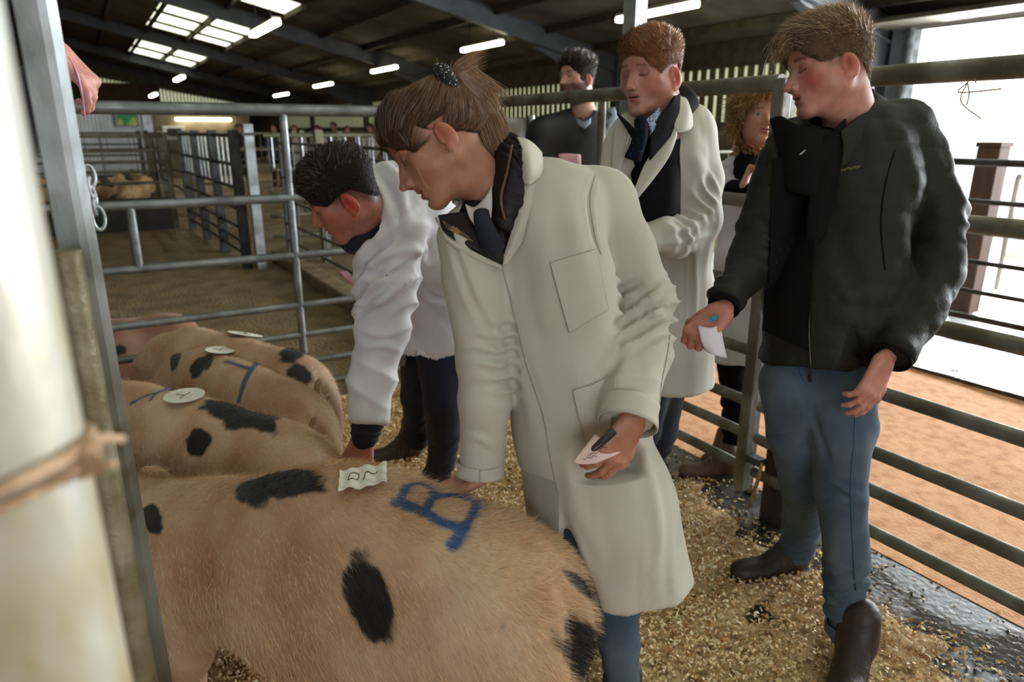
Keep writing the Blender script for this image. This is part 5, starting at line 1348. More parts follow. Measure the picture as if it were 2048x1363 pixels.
inner = inner_body([rc(yn, P(1680, 420, 1.89), .055, .06, k=.05), rc(P(1680, 420, 1.89), P(1645, 720, 1.94), .06, .06, k=.05),
                    rc(P(1835, 330, 1.86), P(1880, 530, 1.86), .045, .038), rc(P(1868, 530, 1.86), P(1838, 620, 1.81), .038, .03), rc(P(1838, 620, 1.81), P(1778, 712, 1.75), .03, .022), rc(P(1560, 340, 1.84), P(1520, 520, 1.88), .045, .035), rc(P(1505, 525, 1.865), P(1450, 608, 1.775), .03, .021)])
finish_body([yh[:3], hm1, hm2, inner], YM)
def y_thick(l): return .003 + .013 * sstep(.03, .10, l[:, 2]) * sstep(-.10, -.02, l[:, 1]) + .012 * sstep(.04, .09, l[:, 1])
def y_flow(l):
    f = np.tile(V(0, 1, .25), (len(l), 1)); side = sstep(.06, .02, l[:, 2])[:, None]; return f * (1 - side) + V(0, -.3, -1) * side
hair_cap(yh, short_mask(.074, .05, .026, -.03, .016, False), y_thick, '#5a4330', parent=YM, flow=y_flow, n=13000, ln=lambda l: .006 + .024 * sstep(.04, .09, l[:, 2]), wid=.0013, lift=.42, jit=.26, col2='#c4a47c', seed=5, grain=.002, s=1.01)
# swept fringe falling ahead of the brow
rs = np.random.RandomState(4); rt = []; dr = []
for i in range(900):
    x = rs.uniform(-.045, .05); rt.append(YW(x, .078 + rs.uniform(-.03, .012), .092 + rs.uniform(-.012, .03))); dr.append(yh[5] @ nrm(V(rs.normal() * .12, 1, -.15 + rs.normal() * .12)))
bv, bq, bc = ribbons(np.array(rt), np.array(dr), .062, .0015, np.array([lin('#8a6844')] * 450 + [lin('#b89870')] * 450), seg=5, jit=.08, seed=2, bend=yh[5] @ V(0, -.35, -1.5))
put(link('fringe', mesh_np('fringe', bv, bq, True, bc), hair_m), YM)
# padded jacket
def padded(v, n, axis_pts, wl=.085, amp=.010, tilt=None):
    p0 = np.asarray(axis_pts[0]); d = nrm(np.asarray(axis_pts[1]) - p0); t = (v - p0) @ d
    if tilt is not None: t = t + (v - p0) @ np.asarray(tilt)
    ph = t / wl * math.pi + .35 * snoise(v, 10, 4); return v + n * (amp * (np.abs(np.sin(ph)) ** .55 - .6) + .004 * snoise(v, 34, 6))[:, None]
YFR = cdir(-.65, 0, -.76)
Y1 = [(P(1835, 318, 1.86), .082), (P(1868, 420, 1.87), .080), (P(1868, 530, 1.86), .072), (P(1838, 620, 1.81), .062), (P(1786, 702, 1.75), .052)]
Y2 = [(P(1570, 330, 1.85), .070), (P(1530, 450, 1.87), .064), (P(1500, 530, 1.86), .056), (P(1452, 600, 1.78), .044)]
jk = [rc(P(1600, 300, 1.86), P(1800, 268, 1.87), .078, .088, k=.05), rc(P(1690, 250, 1.86), P(1690, 330, 1.87), .085, .12, k=.05),
      rc(P(1680, 380, 1.88), P(1660, 560, 1.90), .195, .172, flat=YFR, s=.68, k=.05), rc(P(1660, 560, 1.90), P(1638, 770, 1.93), .172, .170, flat=YFR, s=.74, k=.04)]
hem = half(P(1640, 742, 1.80), cdir(-.03, 1, .12), P(1640, 790, 1.92) - .27, P(1640, 790, 1.92) + .27)
ncut = [rc(P(1690, 300, 1.845), P(1660, 190, 1.80), .060, .075, k=.01, op='s')]
arm1_t = P(1782, 712, 1.745); 
def y_fold(v, n):
    arm = np.minimum(*[np.linalg.norm(v - p[0], axis=1) for p in (Y1[2], Y1[1])])
    v = padded(v, n, (P(1690, 260, 1.87), P(1650, 700, 1.92)), .058, .0042)
    n2 = vnormals(v, q_glob[0]) if q_glob else n
    v = rings(v, n, Y1[1][0], Y1[4][0], .009, .05, 3, .11, .15, .3, cdir(1, 0, 0)); v = rings(v, n, Y2[1][0], Y2[3][0], .006, .045, 5, .1, .2)
    v = drape(v, n, cdir(.3, 1, 0), .009, 20, 8)
    return v
q_glob = []
o, SJ, _, _ = cloth('jacket', jk + chain(Y1, .03) + chain(Y2, .025) + [hem] + ncut + [half(P(1452, 606, 1.775), P(1430, 640, 1.75) - P(1500, 530, 1.86), P(1448, 612, 1.77) - .07, P(1448, 612, 1.77) + .07), half(P(1784, 708, 1.748), P(1770, 730, 1.74) - P(1838, 620, 1.81), P(1780, 715, 1.745) - .08, P(1780, 715, 1.745) + .08)], jacket_m, YM, res=.0065, fn=y_fold)
cuff(P(1780, 716, 1.745), P(1770, 730, 1.74) - P(1838, 620, 1.81), .047, .03, black_m, YM)
cuff(P(1446, 614, 1.768), P(1430, 640, 1.75) - P(1500, 530, 1.86), .039, .03, black_m, YM)
sheet('collar', [[P(1742, 178, 1.80), P(1752, 210, 1.77), P(1720, 232, 1.745), P(1680, 262, 1.735)], [P(1762, 215, 1.83), P(1765, 242, 1.79), P(1735, 262, 1.75), P(1685, 295, 1.735)], [P(1775, 245, 1.86), P(1780, 275, 1.80), P(1745, 300, 1.755), P(1680, 335, 1.74)]], .010, jacket_m, YM, 16, 26)
sheet('inner_collar', [[P(1690, 238, 1.755), P(1668, 262, 1.735), P(1648, 280, 1.735), P(1625, 300, 1.745)], [P(1680, 330, 1.745), P(1660, 350, 1.735), P(1640, 360, 1.735), P(1620, 365, 1.745)], [P(1650, 470, 1.76), P(1640, 480, 1.755), P(1628, 480, 1.755), P(1612, 480, 1.765)]], .008, black_m, YM, 20, 14)
sheet('stand_collar', [[P(1542, 238, 1.80), P(1562, 232, 1.765), P(1590, 248, 1.742), P(1640, 262, 1.738)], [P(1548, 262, 1.795), P(1568, 262, 1.76), P(1600, 275, 1.738), P(1645, 290, 1.735)], [P(1556, 300, 1.79), P(1580, 305, 1.755), P(1610, 315, 1.735), P(1650, 325, 1.733)], [P(1570, 380, 1.79), P(1590, 385, 1.755), P(1615, 390, 1.742), P(1640, 395, 1.742)]], .009, black_m, YM, 22, 22)
pr = [rc(P(1640, 330, 1.84), P(1620, 600, 1.87), .10, .09, flat=YFR, s=.6, k=.03)]
o, _, _, _ = cloth('fleece', pr, black_m, YM, .008)
mb = MB(); seam(mb, SJ, [(1638, 355), (1628, 450), (1620, 560), (1618, 660), (1622, 735)], .0035, .002, 40); put(mb.build('zip', mat('dull_zip', '#3a3a30', None, .4, .6), None, True), YM)
mb = MB(); a_ = SJ.hit(1623, 738, .006); mb.tube([a_, a_ + UP * -.012, a_ + UP * -.045], [.004, .003, .005], 8); put(mb.build('zip_pull', dark_steel, None, True), YM)
mb = MB(); mb.tube([P(1610, 300, 1.728), P(1604, 306, 1.726), P(1599, 309, 1.726)], .0025, 6); put(mb.build('zip_pull', pale_steel, None, True), YM)
mb = MB(); seam(mb, SJ, [(1790, 300), (1770, 370), (1762, 450), (1770, 540)], .0025, -.0005); put(mb.build('armhole_seam', black_m, None, True), YM)
# worn lettering on the chest
fc = bpy.data.curves.new('lettering', 'FONT'); fc.body = 'Deerhunter'; fc.size = .022; fc.extrude = .0004; fc.shear = .3
fo = bpy.data.objects.new('lettering_src', fc); COLL.objects.link(fo); bpy.context.view_layer.update()
me_ = bpy.data.meshes.new_from_object(fo.evaluated_get(bpy.context.evaluated_depsgraph_get())); bpy.data.objects.remove(fo)
lv = np.array([x.co[:] for x in me_.vertices]); w_ = lv[:, 0].max()
pa, pb = SJ.hit(1675, 346, .003), SJ.hit(1722, 336, .003); ux = nrm(pb - pa); up_ = nrm(np.cross(cdir(0, 0, 1), ux)); up_ = up_ if up_[2] > 0 else -up_; sc_ = np.linalg.norm(pb - pa) / w_
lv = np.array([SJ.near(pa + ux * a * sc_ + up_ * b * sc_ * 1.25, .004)[0] for a, b, _ in lv])
nm_ = bpy.data.meshes.new('lettering'); nm_.from_pydata([tuple(x) for x in lv], [], [tuple(p.vertices) for p in me_.polygons]); put(link('lettering', nm_, mat('tan_thread', '#a89c70', None, .6)), YM)
patch('fleece_front', SJ, [(1546, 318), (1640, 318), (1616, 700), (1530, 660)], black_m, YM, .006, 30, 16, off=.005)
# jeans
YL = [[(P(1680, 770, 1.91), .098), (P(1684, 860, 1.93), .088), (P(1683, 980, 1.99), .070), (P(1690, 1110, 2.06), .062), (P(1690, 1262, 2.13), .054)],
      [(P(1585, 770, 1.95), .094), (P(1592, 860, 2.04), .085), (P(1605, 960, 2.22), .072), (P(1606, 1030, 2.38), .060), (P(1594, 1100, 2.52), .054)]]
jl = [([[(1580, 700), (1640, 870), (1660, 930)], [(1560, 1000), (1600, 1005), (1625, 1000)]], -.005, .01), ([[(1640, 1010), (1690, 1000), (1735, 1005)], [(1660, 960), (1700, 985), (1728, 995)], [(1655, 1180), (1690, 1200), (1725, 1185)], [(1650, 1210), (1690, 1225), (1725, 1215)]], .006, .010)]
o, SY, _, _ = legs('jeans', YL, jean_m, YM, .006, .0055, lines=jl)
mb = MB(); seam(mb, SY, [(1712, 800), (1708, 880), (1702, 960), (1704, 1060), (1712, 1180)], .0022); seam(mb, SY, [(1600, 705), (1598, 740), (1618, 775)], .0016); put(mb.build('side_seam', mat('denim_seam', '#34536e', None, .8), None, True), YM)
cuff(P(1690, 1262, 2.13), (0, 0, -1), .057, .03, jean_m, YM, .004, 'turn_up')
cuff(P(1594, 1102, 2.52), (0, 0, -1), .057, .03, jean_m, YM, .004, 'turn_up')
boot(G(1708, 1318) + 0, nrm(L(-.55, -.84, 0)), 1.12, parent=YM, shaft=.11)
boot(G(1604, 1140), nrm(L(-.95, -.22, 0)), 1.06, parent=YM, shaft=.16)
# slip and pen in his right hand
sl = sheet('paper_slip', [[P(1396, 650, 1.73), P(1420, 655, 1.725), P(1441, 648, 1.735)], [P(1402, 680, 1.725), P(1422, 684, 1.72), P(1446, 678, 1.73)], [P(1412, 702, 1.735), P(1430, 710, 1.725), P(1454, 716, 1.735)]], .0012, whitep_m, None, 12, 10)
tag(sl, 'white paper slip curling from the raised hand of the man in the padded jacket', 'paper')
mb = MB(); mb.tube([P(1423, 639, 1.69), P(1440, 630, 1.78)], .0065, 12); tag(auto_smooth(mb.build('marker_pen', mat('blue_plastic', '#2a86a8', None, .4), None), 40), 'blue capped marker pen in the fist of the man in the padded jacket', 'pen')

# ------------------------------------------------------------------ auburn man in a white coat
AM = person('auburn haired young man in an open white coat and tie, looking down', V(*L(.55, 2.4, 0)))
aO = P(1303, 152, 2.10); af = cdir(-.72, .30, -.62); au = cdir(-.10, -.93, -.35); an_ = P(1335, 262, 2.17)
ah = head_mesh(aO, af, au, 1.0, res=.0024, buzz=('#8a6048', short_mask(.074, .05, .0, -.06, .022), .6), skin='#ad7d6c', cheek='#b5614f', cheekf=.5, jaw=1.08, lips='#a05a50', brow='#74482e', ear='#cf4a34', neck=an_, neck_r=.060, chin=.98, nose=1.1)
inner = inner_body([rc(an_, P(1325, 400, 2.27), .055, .06, k=.05), rc(P(1325, 400, 2.27), P(1335, 700, 2.37), .06, .06, k=.05)])
h3, t3 = hand_prims(P(1330, 462, 2.08), cdir(-.9, .1, -.2), cdir(0, .5, .8), side=-1, s=1.0, curl=(.5, .6, .7, .8))
finish_body([ah[:3], hand_mesh(h3, tips=t3), inner], AM)
def a_flow(l): 
    f = V(0, .8, .35) * sstep(-.02, .05, l[:, 1])[:, None] + V(0, -.2, .2); s_ = sstep(.06, .03, l[:, 2])[:, None]; return f * (1 - s_) + V(0, -.2, -1) * s_
hair_cap(ah, short_mask(.070, .05, .038, -.02, .014, False), lambda l: .003 + .010 * sstep(.035, .10, l[:, 2]), '#6b4224', parent=AM, flow=a_flow, n=9000, ln=lambda l: .006 + .012 * sstep(.04, .09, l[:, 2]), wid=.0013, lift=.4, jit=.22, col2='#b07c4c', seed=6, grain=.002, s=1.0)
AFR = cdir(-.62, 0, -.78)
B1 = [(P(1385, 272, 2.22), .075), (P(1402, 360, 2.24), .070), (P(1402, 440, 2.20), .064), (P(1350, 475, 2.12), .055), (P(1318, 470, 2.06), .050)]
B2 = [(P(1248, 290, 2.16), .066), (P(1232, 380, 2.15), .06), (P(1240, 470, 2.10), .055), (P(1290, 480, 2.04), .05)]
pr = [rc(P(1262, 268, 2.18), P(1378, 258, 2.22), .068, .075, k=.05), rc(P(1318, 330, 2.24), P(1330, 460, 2.28), .165, .150, flat=AFR, s=.68, k=.05), rc(P(1330, 460, 2.28), P(1333, 600, 2.33), .150, .152, flat=AFR, s=.8, k=.04), rc(P(1333, 600, 2.33), P(1330, 820, 2.40), .152, .170, flat=AFR, s=.85, k=.04)]
acut = half(P(1345, 762, 2.38), (0, 0, -1), P(1340, 800, 2.42) - .35, P(1340, 800, 2.42) + .35); acut.hi[2] = P(1345, 762, 2.38)[2] + .02
vcut = [rc(P(1320, 258, 2.10), P(1318, 215, 2.08), .066, .07, k=.01, op='s'), rc(P(1290, 270, 2.05), P(1248, 420, 2.00), .066, .02, k=.01, op='s'), rc(P(1336, 640, 2.34), P(1332, 880, 2.42), .130, .150, flat=AFR, s=.85, k=.01, op='s')]
def a_fold(v, n):
    v = drape(v, n, cdir(.05, 1, 0), .007, 24, 13); v = rings(v, n, B1[1][0], B1[4][0], .009, .045, 13, .1, .25); v = rings(v, n, B2[0][0], B2[2][0], .006, .05, 15, .09, .2); return v
al = [([[(1380, 470), (1383, 560), (1382, 640), (1376, 735)]], -.006, .008), ([[(1330, 450), (1370, 460), (1425, 440)], [(1320, 490), (1370, 480), (1420, 470)], [(1350, 430), (1385, 445), (1430, 415)]], .007, .010), ([[(1370, 300), (1400, 330), (1425, 380)]], .004, .02)]
o, SA, _, _ = cloth('coat', pr + chain(B1, .025) + chain(B2, .02) + [acut] + vcut, coat_m, AM, res=.007, fn=a_fold, lines=al)
pr = [rc(P(1300, 275, 2.16), P(1285, 430, 2.17), .10, .12, flat=AFR, s=.72, k=.03), rc(P(1330, 240, 2.15), P(1352, 215, 2.19), .075, .07, k=.02), rc(P(1322, 262, 2.12), P(1300, 190, 2.08), .058, .075, k=.01, op='s')]
cloth('jumper', pr, black_m, AM, .006)
sheet('jumper_collar', [[P(1232, 222, 2.06), P(1248, 238, 2.035), P(1268, 258, 2.02)], [P(1238, 232, 2.05), P(1255, 255, 2.02), P(1272, 275, 2.01)], [P(1252, 250, 2.05), P(1265, 275, 2.02), P(1278, 300, 2.01)]], .007, black_m, AM, 12, 14)
sheet('jumper_collar', [[P(1350, 182, 2.10), P(1342, 205, 2.05), P(1318, 232, 2.015), P(1300, 262, 2.0)], [P(1362, 195, 2.12), P(1356, 222, 2.06), P(1332, 252, 2.02), P(1300, 290, 2.0)], [P(1366, 215, 2.15), P(1362, 240, 2.08), P(1338, 275, 2.03), P(1300, 320, 2.01)]], .008, black_m, AM, 14, 24)
sheet('shirt_collar', [[P(1318, 214, 2.03), P(1306, 228, 2.015), P(1292, 238, 2.01)], [P(1320, 225, 2.025), P(1310, 245, 2.005), P(1300, 258, 2.0)], [P(1318, 240, 2.02), P(1308, 258, 2.002), P(1299, 272, 1.998)]], .004, mat('striped_shirt', '#9aa6c0', '#5a6a8c', .7, 0, 2, 1, ramp=(.48, .52), stretch=(120, 120, 4)), AM, 10, 12)
mb = MB(); mb.tube(crom([P(1280, 240, 2.01), P(1282, 262, 1.995), P(1276, 290, 2.0), P(1265, 320, 2.01)], 14), np.linspace(.017, .025, 14), 12); put(mb.build('tie', mat('navy_patterned_tie', '#090d18', '#12303f', .85, 0, 90, 1, ramp=(.6, .66), spec=.1), None, True), AM)
sheet('coat_collar', [[P(1352, 178, 2.15), P(1370, 190, 2.13), P(1382, 215, 2.15)], [P(1360, 200, 2.09), P(1376, 222, 2.08), P(1384, 240, 2.11)], [P(1350, 232, 2.05), P(1368, 252, 2.045), P(1382, 256, 2.07)], [P(1346, 248, 2.04), P(1352, 262, 2.035), P(1362, 264, 2.05)]], .006, coat_m, AM, 18, 16)
sheet('lapel', [[P(1348, 246, 2.045), P(1353, 262, 2.035), P(1352, 275, 2.04)], [P(1318, 285, 2.03), P(1330, 300, 2.025), P(1338, 312, 2.035)], [P(1288, 330, 2.03), P(1300, 345, 2.03), P(1308, 355, 2.045)], [P(1264, 392, 2.05), P(1268, 396, 2.05), P(1272, 400, 2.06)]], .005, coat_m, AM, 22, 12)
sheet('lapel', [[P(1232, 240, 2.10), P(1245, 238, 2.06), P(1262, 254, 2.03)], [P(1226, 290, 2.09), P(1240, 290, 2.06), P(1252, 292, 2.045)], [P(1224, 350, 2.08), P(1232, 350, 2.065), P(1240, 350, 2.06)]], .005, coat_m, AM, 16, 10)
pocket('chest_pocket', SA, [(1300, 348), (1345, 345), (1350, 400), (1305, 405)], coat_m, AM)
ft = L(.42, 2.44, 0)
legs('trousers', [[(P(1330, 740, 2.42), .085), (P(1316, 860, 2.5), .064), (ft + V(.05, 0, .12), .055)], [(P(1300, 740, 2.36), .085), (P(1280, 860, 2.4), .064), (L(.28, 2.32, .12), .055)]], navy_m, AM, .009)
boot(ft + V(.05, 0, 0), nrm(L(-.7, -.6, 0)), 1.05, parent=AM); boot(L(.28, 2.32, 0), nrm(L(-.7, -.6, 0)), 1.05, parent=AM)

# ------------------------------------------------------------------ dark haired man bending in a white coat
DM = person('dark haired man bending low in a white coat and dark jeans', G(870, 960))
dO = P(690, 392, 2.02); df = cdir(-.84, .52, .05); du = cdir(-.42, -.76, -.42); dn = P(742, 430, 2.14)
dh = head_mesh(dO, df, du, 1.06, res=.0024, buzz=('#3a2c28', short_mask(.078, .05, -.01, -.065, .02), .75), skin='#a26b5b', cheek='#a8584a', cheekf=.45, jaw=1.05, lips='#98504a', brow='#33241c', ear='#c03428', neck=dn, neck_r=.058, nose=1.15)
h4, t4 = hand_prims(P(727, 876, 2.19), cdir(-.42, .9, .0), cdir(.25, .1, .95), side=1, s=1.02, curl=(.45, .6, .7, .8), spread=.15, thumb=(.5, .2, .1))
h5, t5 = hand_prims(P(775, 590, 2.34), cdir(-.8, -.2, 0), cdir(0, .4, .8), side=-1, s=1., curl=(.8, .9, 1., 1.))
inner = inner_body([rc(dn, P(820, 470, 2.36), .05, .06, k=.05), rc(P(820, 470, 2.36), P(875, 620, 2.74), .06, .06, k=.05), rc(P(780, 480, 2.15), P(762, 650, 2.2), .045, .038), rc(P(762, 650, 2.2), P(731, 870, 2.19), .038, .028)])
finish_body([dh[:3], hand_mesh(h4, '#b27a68', tips=t4), hand_mesh(h5, tips=t5), inner], DM)
hair_cap(dh, short_mask(.076, .05, .030, -.03, .016, False), lambda l: .002 + .008 * sstep(.02, .09, l[:, 2]), '#1d1613', parent=DM, flow=a_flow, n=9000, ln=lambda l: .005 + .010 * sstep(.04, .09, l[:, 2]), wid=.0013, lift=.35, jit=.2, col2='#453529', seed=7, grain=.0015, s=1.06)
DFR = nrm(np.cross(P(880, 620, 2.75) - P(800, 430, 2.25), cdir(0, 0, 1)))
D1 = [(P(790, 455, 2.14), .095), (P(776, 560, 2.15), .090), (P(762, 660, 2.19), .080), (P(745, 760, 2.21), .068), (P(738, 836, 2.20), .060)]
D2 = [(P(770, 440, 2.36), .08), (P(755, 540, 2.36), .07), (P(745, 590, 2.30), .055)]
pr = [rc(P(790, 425, 2.20), P(765, 410, 2.40), .10, .10, k=.06), rc(P(800, 425, 2.28), P(850, 490, 2.50), .165, .165, k=.06), rc(P(850, 490, 2.50), P(880, 590, 2.70), .165, .165, k=.05),
      rc(P(880, 590, 2.70), P(868, 715, 2.78), .165, .155, k=.05)]
dcut = half(P(865, 722, 2.70), P(800, 900, 2.72) - P(840, 760, 2.70) + cdir(.35, 0, 0) * .1, P(865, 760, 2.75) - .4, P(865, 760, 2.75) + .4); 
dcut = half(P(862, 722, 2.70), cdir(.42, 1, .1), P(862, 790, 2.75) - .36, P(862, 790, 2.75) + .36)
din = [rc(P(868, 680, 2.76), P(866, 800, 2.79), .145, .150, k=.01, op='s'), rc(P(712, 420, 2.06), P(740, 452, 2.10), .06, .05, k=.01, op='s')]
def d_fold(v, n):
    v = drape(v, n, cdir(.5, .9, 0), .010, 17, 23); v = drape(v, n, cdir(-.6, .7, 0), .006, 26, 24)
    v = rings(v, n, D1[0][0], D1[2][0], .011, .07, 23, .15, .2, .7, cdir(1, 0, 0)); v = rings(v, n, D1[2][0], D1[4][0], .0045, .11, 25, .12, .2, -.5, cdir(1, 0, 0)); return v
dl = [([[(700, 560), (750, 520), (830, 500), (850, 530)], [(720, 330), (760, 380), (780, 440)], [(760, 320), (800, 360), (810, 430)], [(750, 480), (790, 460), (830, 420)], [(700, 610), (770, 600), (820, 560)]], .010, .014),
      ([[(745, 340), (790, 400), (800, 470)], [(700, 540), (770, 550), (840, 520)], [(835, 540), (860, 590), (900, 600)]], -.010, .012), ([[(725, 660), (760, 670), (810, 660)], [(720, 700), (760, 690), (800, 700)]], .006, .01)]
o, SD, _, _ = cloth('coat', pr + chain(D1, .03) + chain(D2, .03) + [dcut] + din + [half(P(737, 842, 2.20), P(738, 836, 2.20) - P(745, 760, 2.21), P(736, 880, 2.20) - .09, P(736, 880, 2.20) + .09)], coat_b, DM, res=.0075, fn=d_fold, lines=dl)
sheet('coat_pocket', [[P(832, 562, 2.535), P(860, 568, 2.52), P(890, 592, 2.52)], [P(832, 585, 2.53), P(850, 590, 2.50), P(878, 600, 2.51)], [P(830, 612, 2.54), P(848, 612, 2.52), P(872, 604, 2.53)]], .006, coat_b, DM, 10, 12)
cloth('shirt', [rc(P(722, 440, 2.10), P(705, 480, 2.11), .052, .04, k=.02), rc(P(742, 430, 2.12), P(722, 470, 2.12), .068, .055, k=.02), rc(P(700, 420, 2.04), P(690, 380, 2.0), .05, .07, k=.01, op='s')], navy_m, DM, .006)
sheet('coat_collar', [[P(714, 372, 2.07), P(724, 350, 2.09), P(730, 330, 2.14)], [P(726, 410, 2.05), P(736, 395, 2.06), P(744, 360, 2.10)], [P(738, 445, 2.06), P(746, 435, 2.06), P(754, 410, 2.09)]], .006, coat_b, DM, 20, 14)
cuffo = cloth('jumper_cuff', [rc(P(737, 838, 2.20), P(731, 864, 2.195), .054, .046, k=.02), rc(P(731, 864, 2.195), P(729, 876, 2.19), .042, .038, k=.01)], navy_m, DM, .005, fn=lambda v, n: rings(v, n, P(740, 830, 2.2), P(728, 885, 2.19), .003, .02, 4, .1))
DL = [[(P(880, 700, 2.74), .098), (P(888, 800, 2.80), .082), (P(890, 860, 2.88), .068), (P(884, 925, 2.98), .060)], [(P(845, 710, 2.92), .095), (P(836, 790, 3.0), .076), (P(836, 850, 3.12), .062), (P(836, 878, 3.18), .056)]]
legs('jeans', DL, jean_d, DM, .008, .006)
boot(G(838, 915), nrm(L(-.95, -.35, 0)), 1.08, parent=DM, shaft=.14); boot(G(892, 982), nrm(L(-.8, -.6, 0)), 1.08, parent=DM, shaft=.14)
pk = sheet('pink_card', [[P(680, 543, 2.24), P(692, 541, 2.235), P(702, 548, 2.24)], [P(690, 555, 2.235), P(704, 556, 2.23), P(716, 562, 2.235)], [P(703, 568, 2.24), P(716, 570, 2.235), P(728, 577, 2.24)]], .0015, pinkp_m, None, 8, 8)
tag(pk, 'pink score card held under the chest of the bending man', 'card')

# ------------------------------------------------------------------ bearded man beyond the rail
BMn = person('bearded dark haired man in a dark coat standing behind the top rail', V(*L(.33, 4.08, 0)))
bO = P(1155, 161, 4.12); bf = cdir(-.80, .12, -.58); bu = cdir(-.02, -.99, -.12); bn = P(1168, 232, 4.18)
bh = head_mesh(bO, bf, bu, 1.1, res=.004, buzz=('#33261f', short_mask(.076, .05, -.03, -.065, .02), .8), skin='#bb8f7e', cheek='#b06a58', cheekf=.3, lips='#8f544a', brow='#1d1512', ear='#c84a38', neck=bn, neck_r=.058, beard='#241b17', nose=1.15, jaw=1.02)
inner = inner_body([rc(bn, P(1160, 320, 4.2), .06, .1, k=.05), rc(P(1160, 320, 4.2), L(.36, 4.2, .9), .1, .1, k=.05)])
finish_body([bh[:3], inner], BMn)
hair_cap(bh, short_mask(.074, .05, .005, -.045), lambda l: .003 + .016 * sstep(.03, .10, l[:, 2]), '#17110f', parent=BMn, flow=lambda l: np.tile(V(0, -.4, .8), (len(l), 1)), n=4500, ln=lambda l: .008 + .02 * sstep(.04, .09, l[:, 2]), wid=.003, lift=.5, jit=.25, col2='#4a3a30', seed=8, s=1.13)
BX, BY_ = BMn.location[0], BMn.location[1]
BFR = cdir(-.5, 0, -.85)
pr = [rc(P(1092, 268, 4.16), P(1212, 262, 4.22), .10, .10, k=.08), rc(P(1155, 290, 4.2), L(.36, 4.22, 1.1), .21, .19, flat=BFR, s=.7, k=.08), rc(L(.36, 4.22, 1.1), L(.36, 4.22, .85), .19, .2, flat=BFR, s=.75, k=.05)]
ar1 = [(P(1082, 275, 4.16), .085), (P(1072, 360, 4.16), .075), (L(.2, 4.12, 1.12), .06), (L(.34, 4.08, 1.22), .055)]
ar2 = [(P(1225, 270, 4.22), .085), (P(1236, 360, 4.24), .075), (L(.58, 4.1, 1.05), .06), (L(.46, 4.02, 1.15), .055)]
cloth('coat', pr + chain(ar1, .04) + chain(ar2, .04) + [rc(P(1165, 232, 4.12), P(1160, 190, 4.1), .06, .08, k=.01, op='s')], mat('dark_wax_jacket', '#1e2126', '#17191d', .6, 0, 6, 3), BMn, .013, fn=lambda v, n: drape(v, n, cdir(0, 1, 0), .012, 12, 31))
sheet('hood', [[P(1210, 222, 4.2), P(1222, 232, 4.12), P(1205, 245, 4.08)], [P(1228, 218, 4.26), P(1232, 240, 4.14), P(1212, 256, 4.08)], [P(1212, 250, 4.24), P(1220, 262, 4.16), P(1200, 268, 4.09)]], .02, mat('grey_hood_lining', '#6b7280', '#4a505c', .8), BMn, 10, 10)
sheet('shirt_collar', [[P(1152, 236, 4.02), P(1168, 244, 4.0), P(1182, 236, 4.02)], [P(1155, 248, 4.01), P(1168, 256, 3.99), P(1180, 248, 4.01)]], .01, mat('grey_shirt', '#6f7a8a', None, .8), BMn, 6, 8)
legs('trousers', [[(L(.28, 4.22, .92), .11), (L(.27, 4.2, .5), .085), (L(.27, 4.22, .12), .07)], [(L(.46, 4.24, .92), .11), (L(.47, 4.24, .5), .085), (L(.47, 4.26, .12), .07)]], navy_m, BMn, .014)
boot(L(.27, 4.24, 0), nrm(L(-.5, -.9, 0)), 1.1, parent=BMn); boot(L(.47, 4.28, 0), nrm(L(-.3, -.9, 0)), 1.1, parent=BMn)
pk = sheet('pink_card', [[P(1117, 308, 3.76), P(1138, 307, 3.76), P(1161, 309, 3.76)], [P(1118, 318, 3.76), P(1139, 318, 3.76), P(1162, 320, 3.76)], [P(1119, 336, 3.77), P(1140, 336, 3.77), P(1162, 337, 3.77)]], .003, pinkp_m, None, 6, 6)
tag(pk, 'pink card in front of the bearded man, just above the white shoulder', 'card')
# ------------------------------------------------------------------ curly haired woman leaning on the rail
CW = person('curly fair haired woman in a white coat leaning on the rail, looking out', V(*G(1455, 905)))
cO = P(1513, 243, 2.90); cf = cdir(.10, .10, -.98); cu = cdir(.10, -.97, -.15); cn = P(1512, 320, 2.98)
ch_ = head_mesh(cO, cf, cu, .96, res=.0028, skin='#bd8d79', cheek='#b8705f', cheekf=.35, lips='#a0524c', brow='#6e4c34', ear='#b9705c', neck=cn, neck_r=.048, open_eyes=True, nose=.9, jaw=.92)
h6, t6 = hand_prims(P(1488, 376, 2.80), cdir(.35, -.85, .0), cdir(.6, .3, -.5), side=1, s=.9, curl=(.9, 1.0, 1.1, 1.2), spread=.1, thumb=(.6, .6, .4))
h7, t7 = hand_prims(P(1500, 520, 2.86), cdir(-.35, -.8, -.1), cdir(.3, .1, -.9), side=1, s=.9, curl=(.5, .6, .7, .8), thumb=(.4, .4, .4))
inner = inner_body([rc(cn, P(1495, 420, 3.05), .045, .05, k=.05), rc(P(1495, 420, 3.05), P(1485, 640, 3.1), .05, .06, k=.05)])
finish_body([ch_[:3], hand_mesh(h6, '#bf8d7a', .003, t6), hand_mesh(h7, '#b98876', .003, t7), inner], CW)
def cmask(l):
    x = np.abs(l[:, 0]); y, z = l[:, 1], l[:, 2]; line = np.where(y > .03, .074 - 1.6 * np.maximum(0, x - .03), -.06); return sstep(-.01, .012, z - line)
hair_cap(ch_, cmask, lambda l: .02 + .015 * sstep(0, .08, l[:, 2]), '#8a6238', parent=CW, n=2500, ln=.05, wid=.003, lift=.6, jit=.6, flow=lambda l: np.tile(V(0, -.3, -1), (len(l), 1)), col2='#cfa46a', seed=9, grain=.01, s=.96)
rs = np.random.RandomState(12); mb = MB()
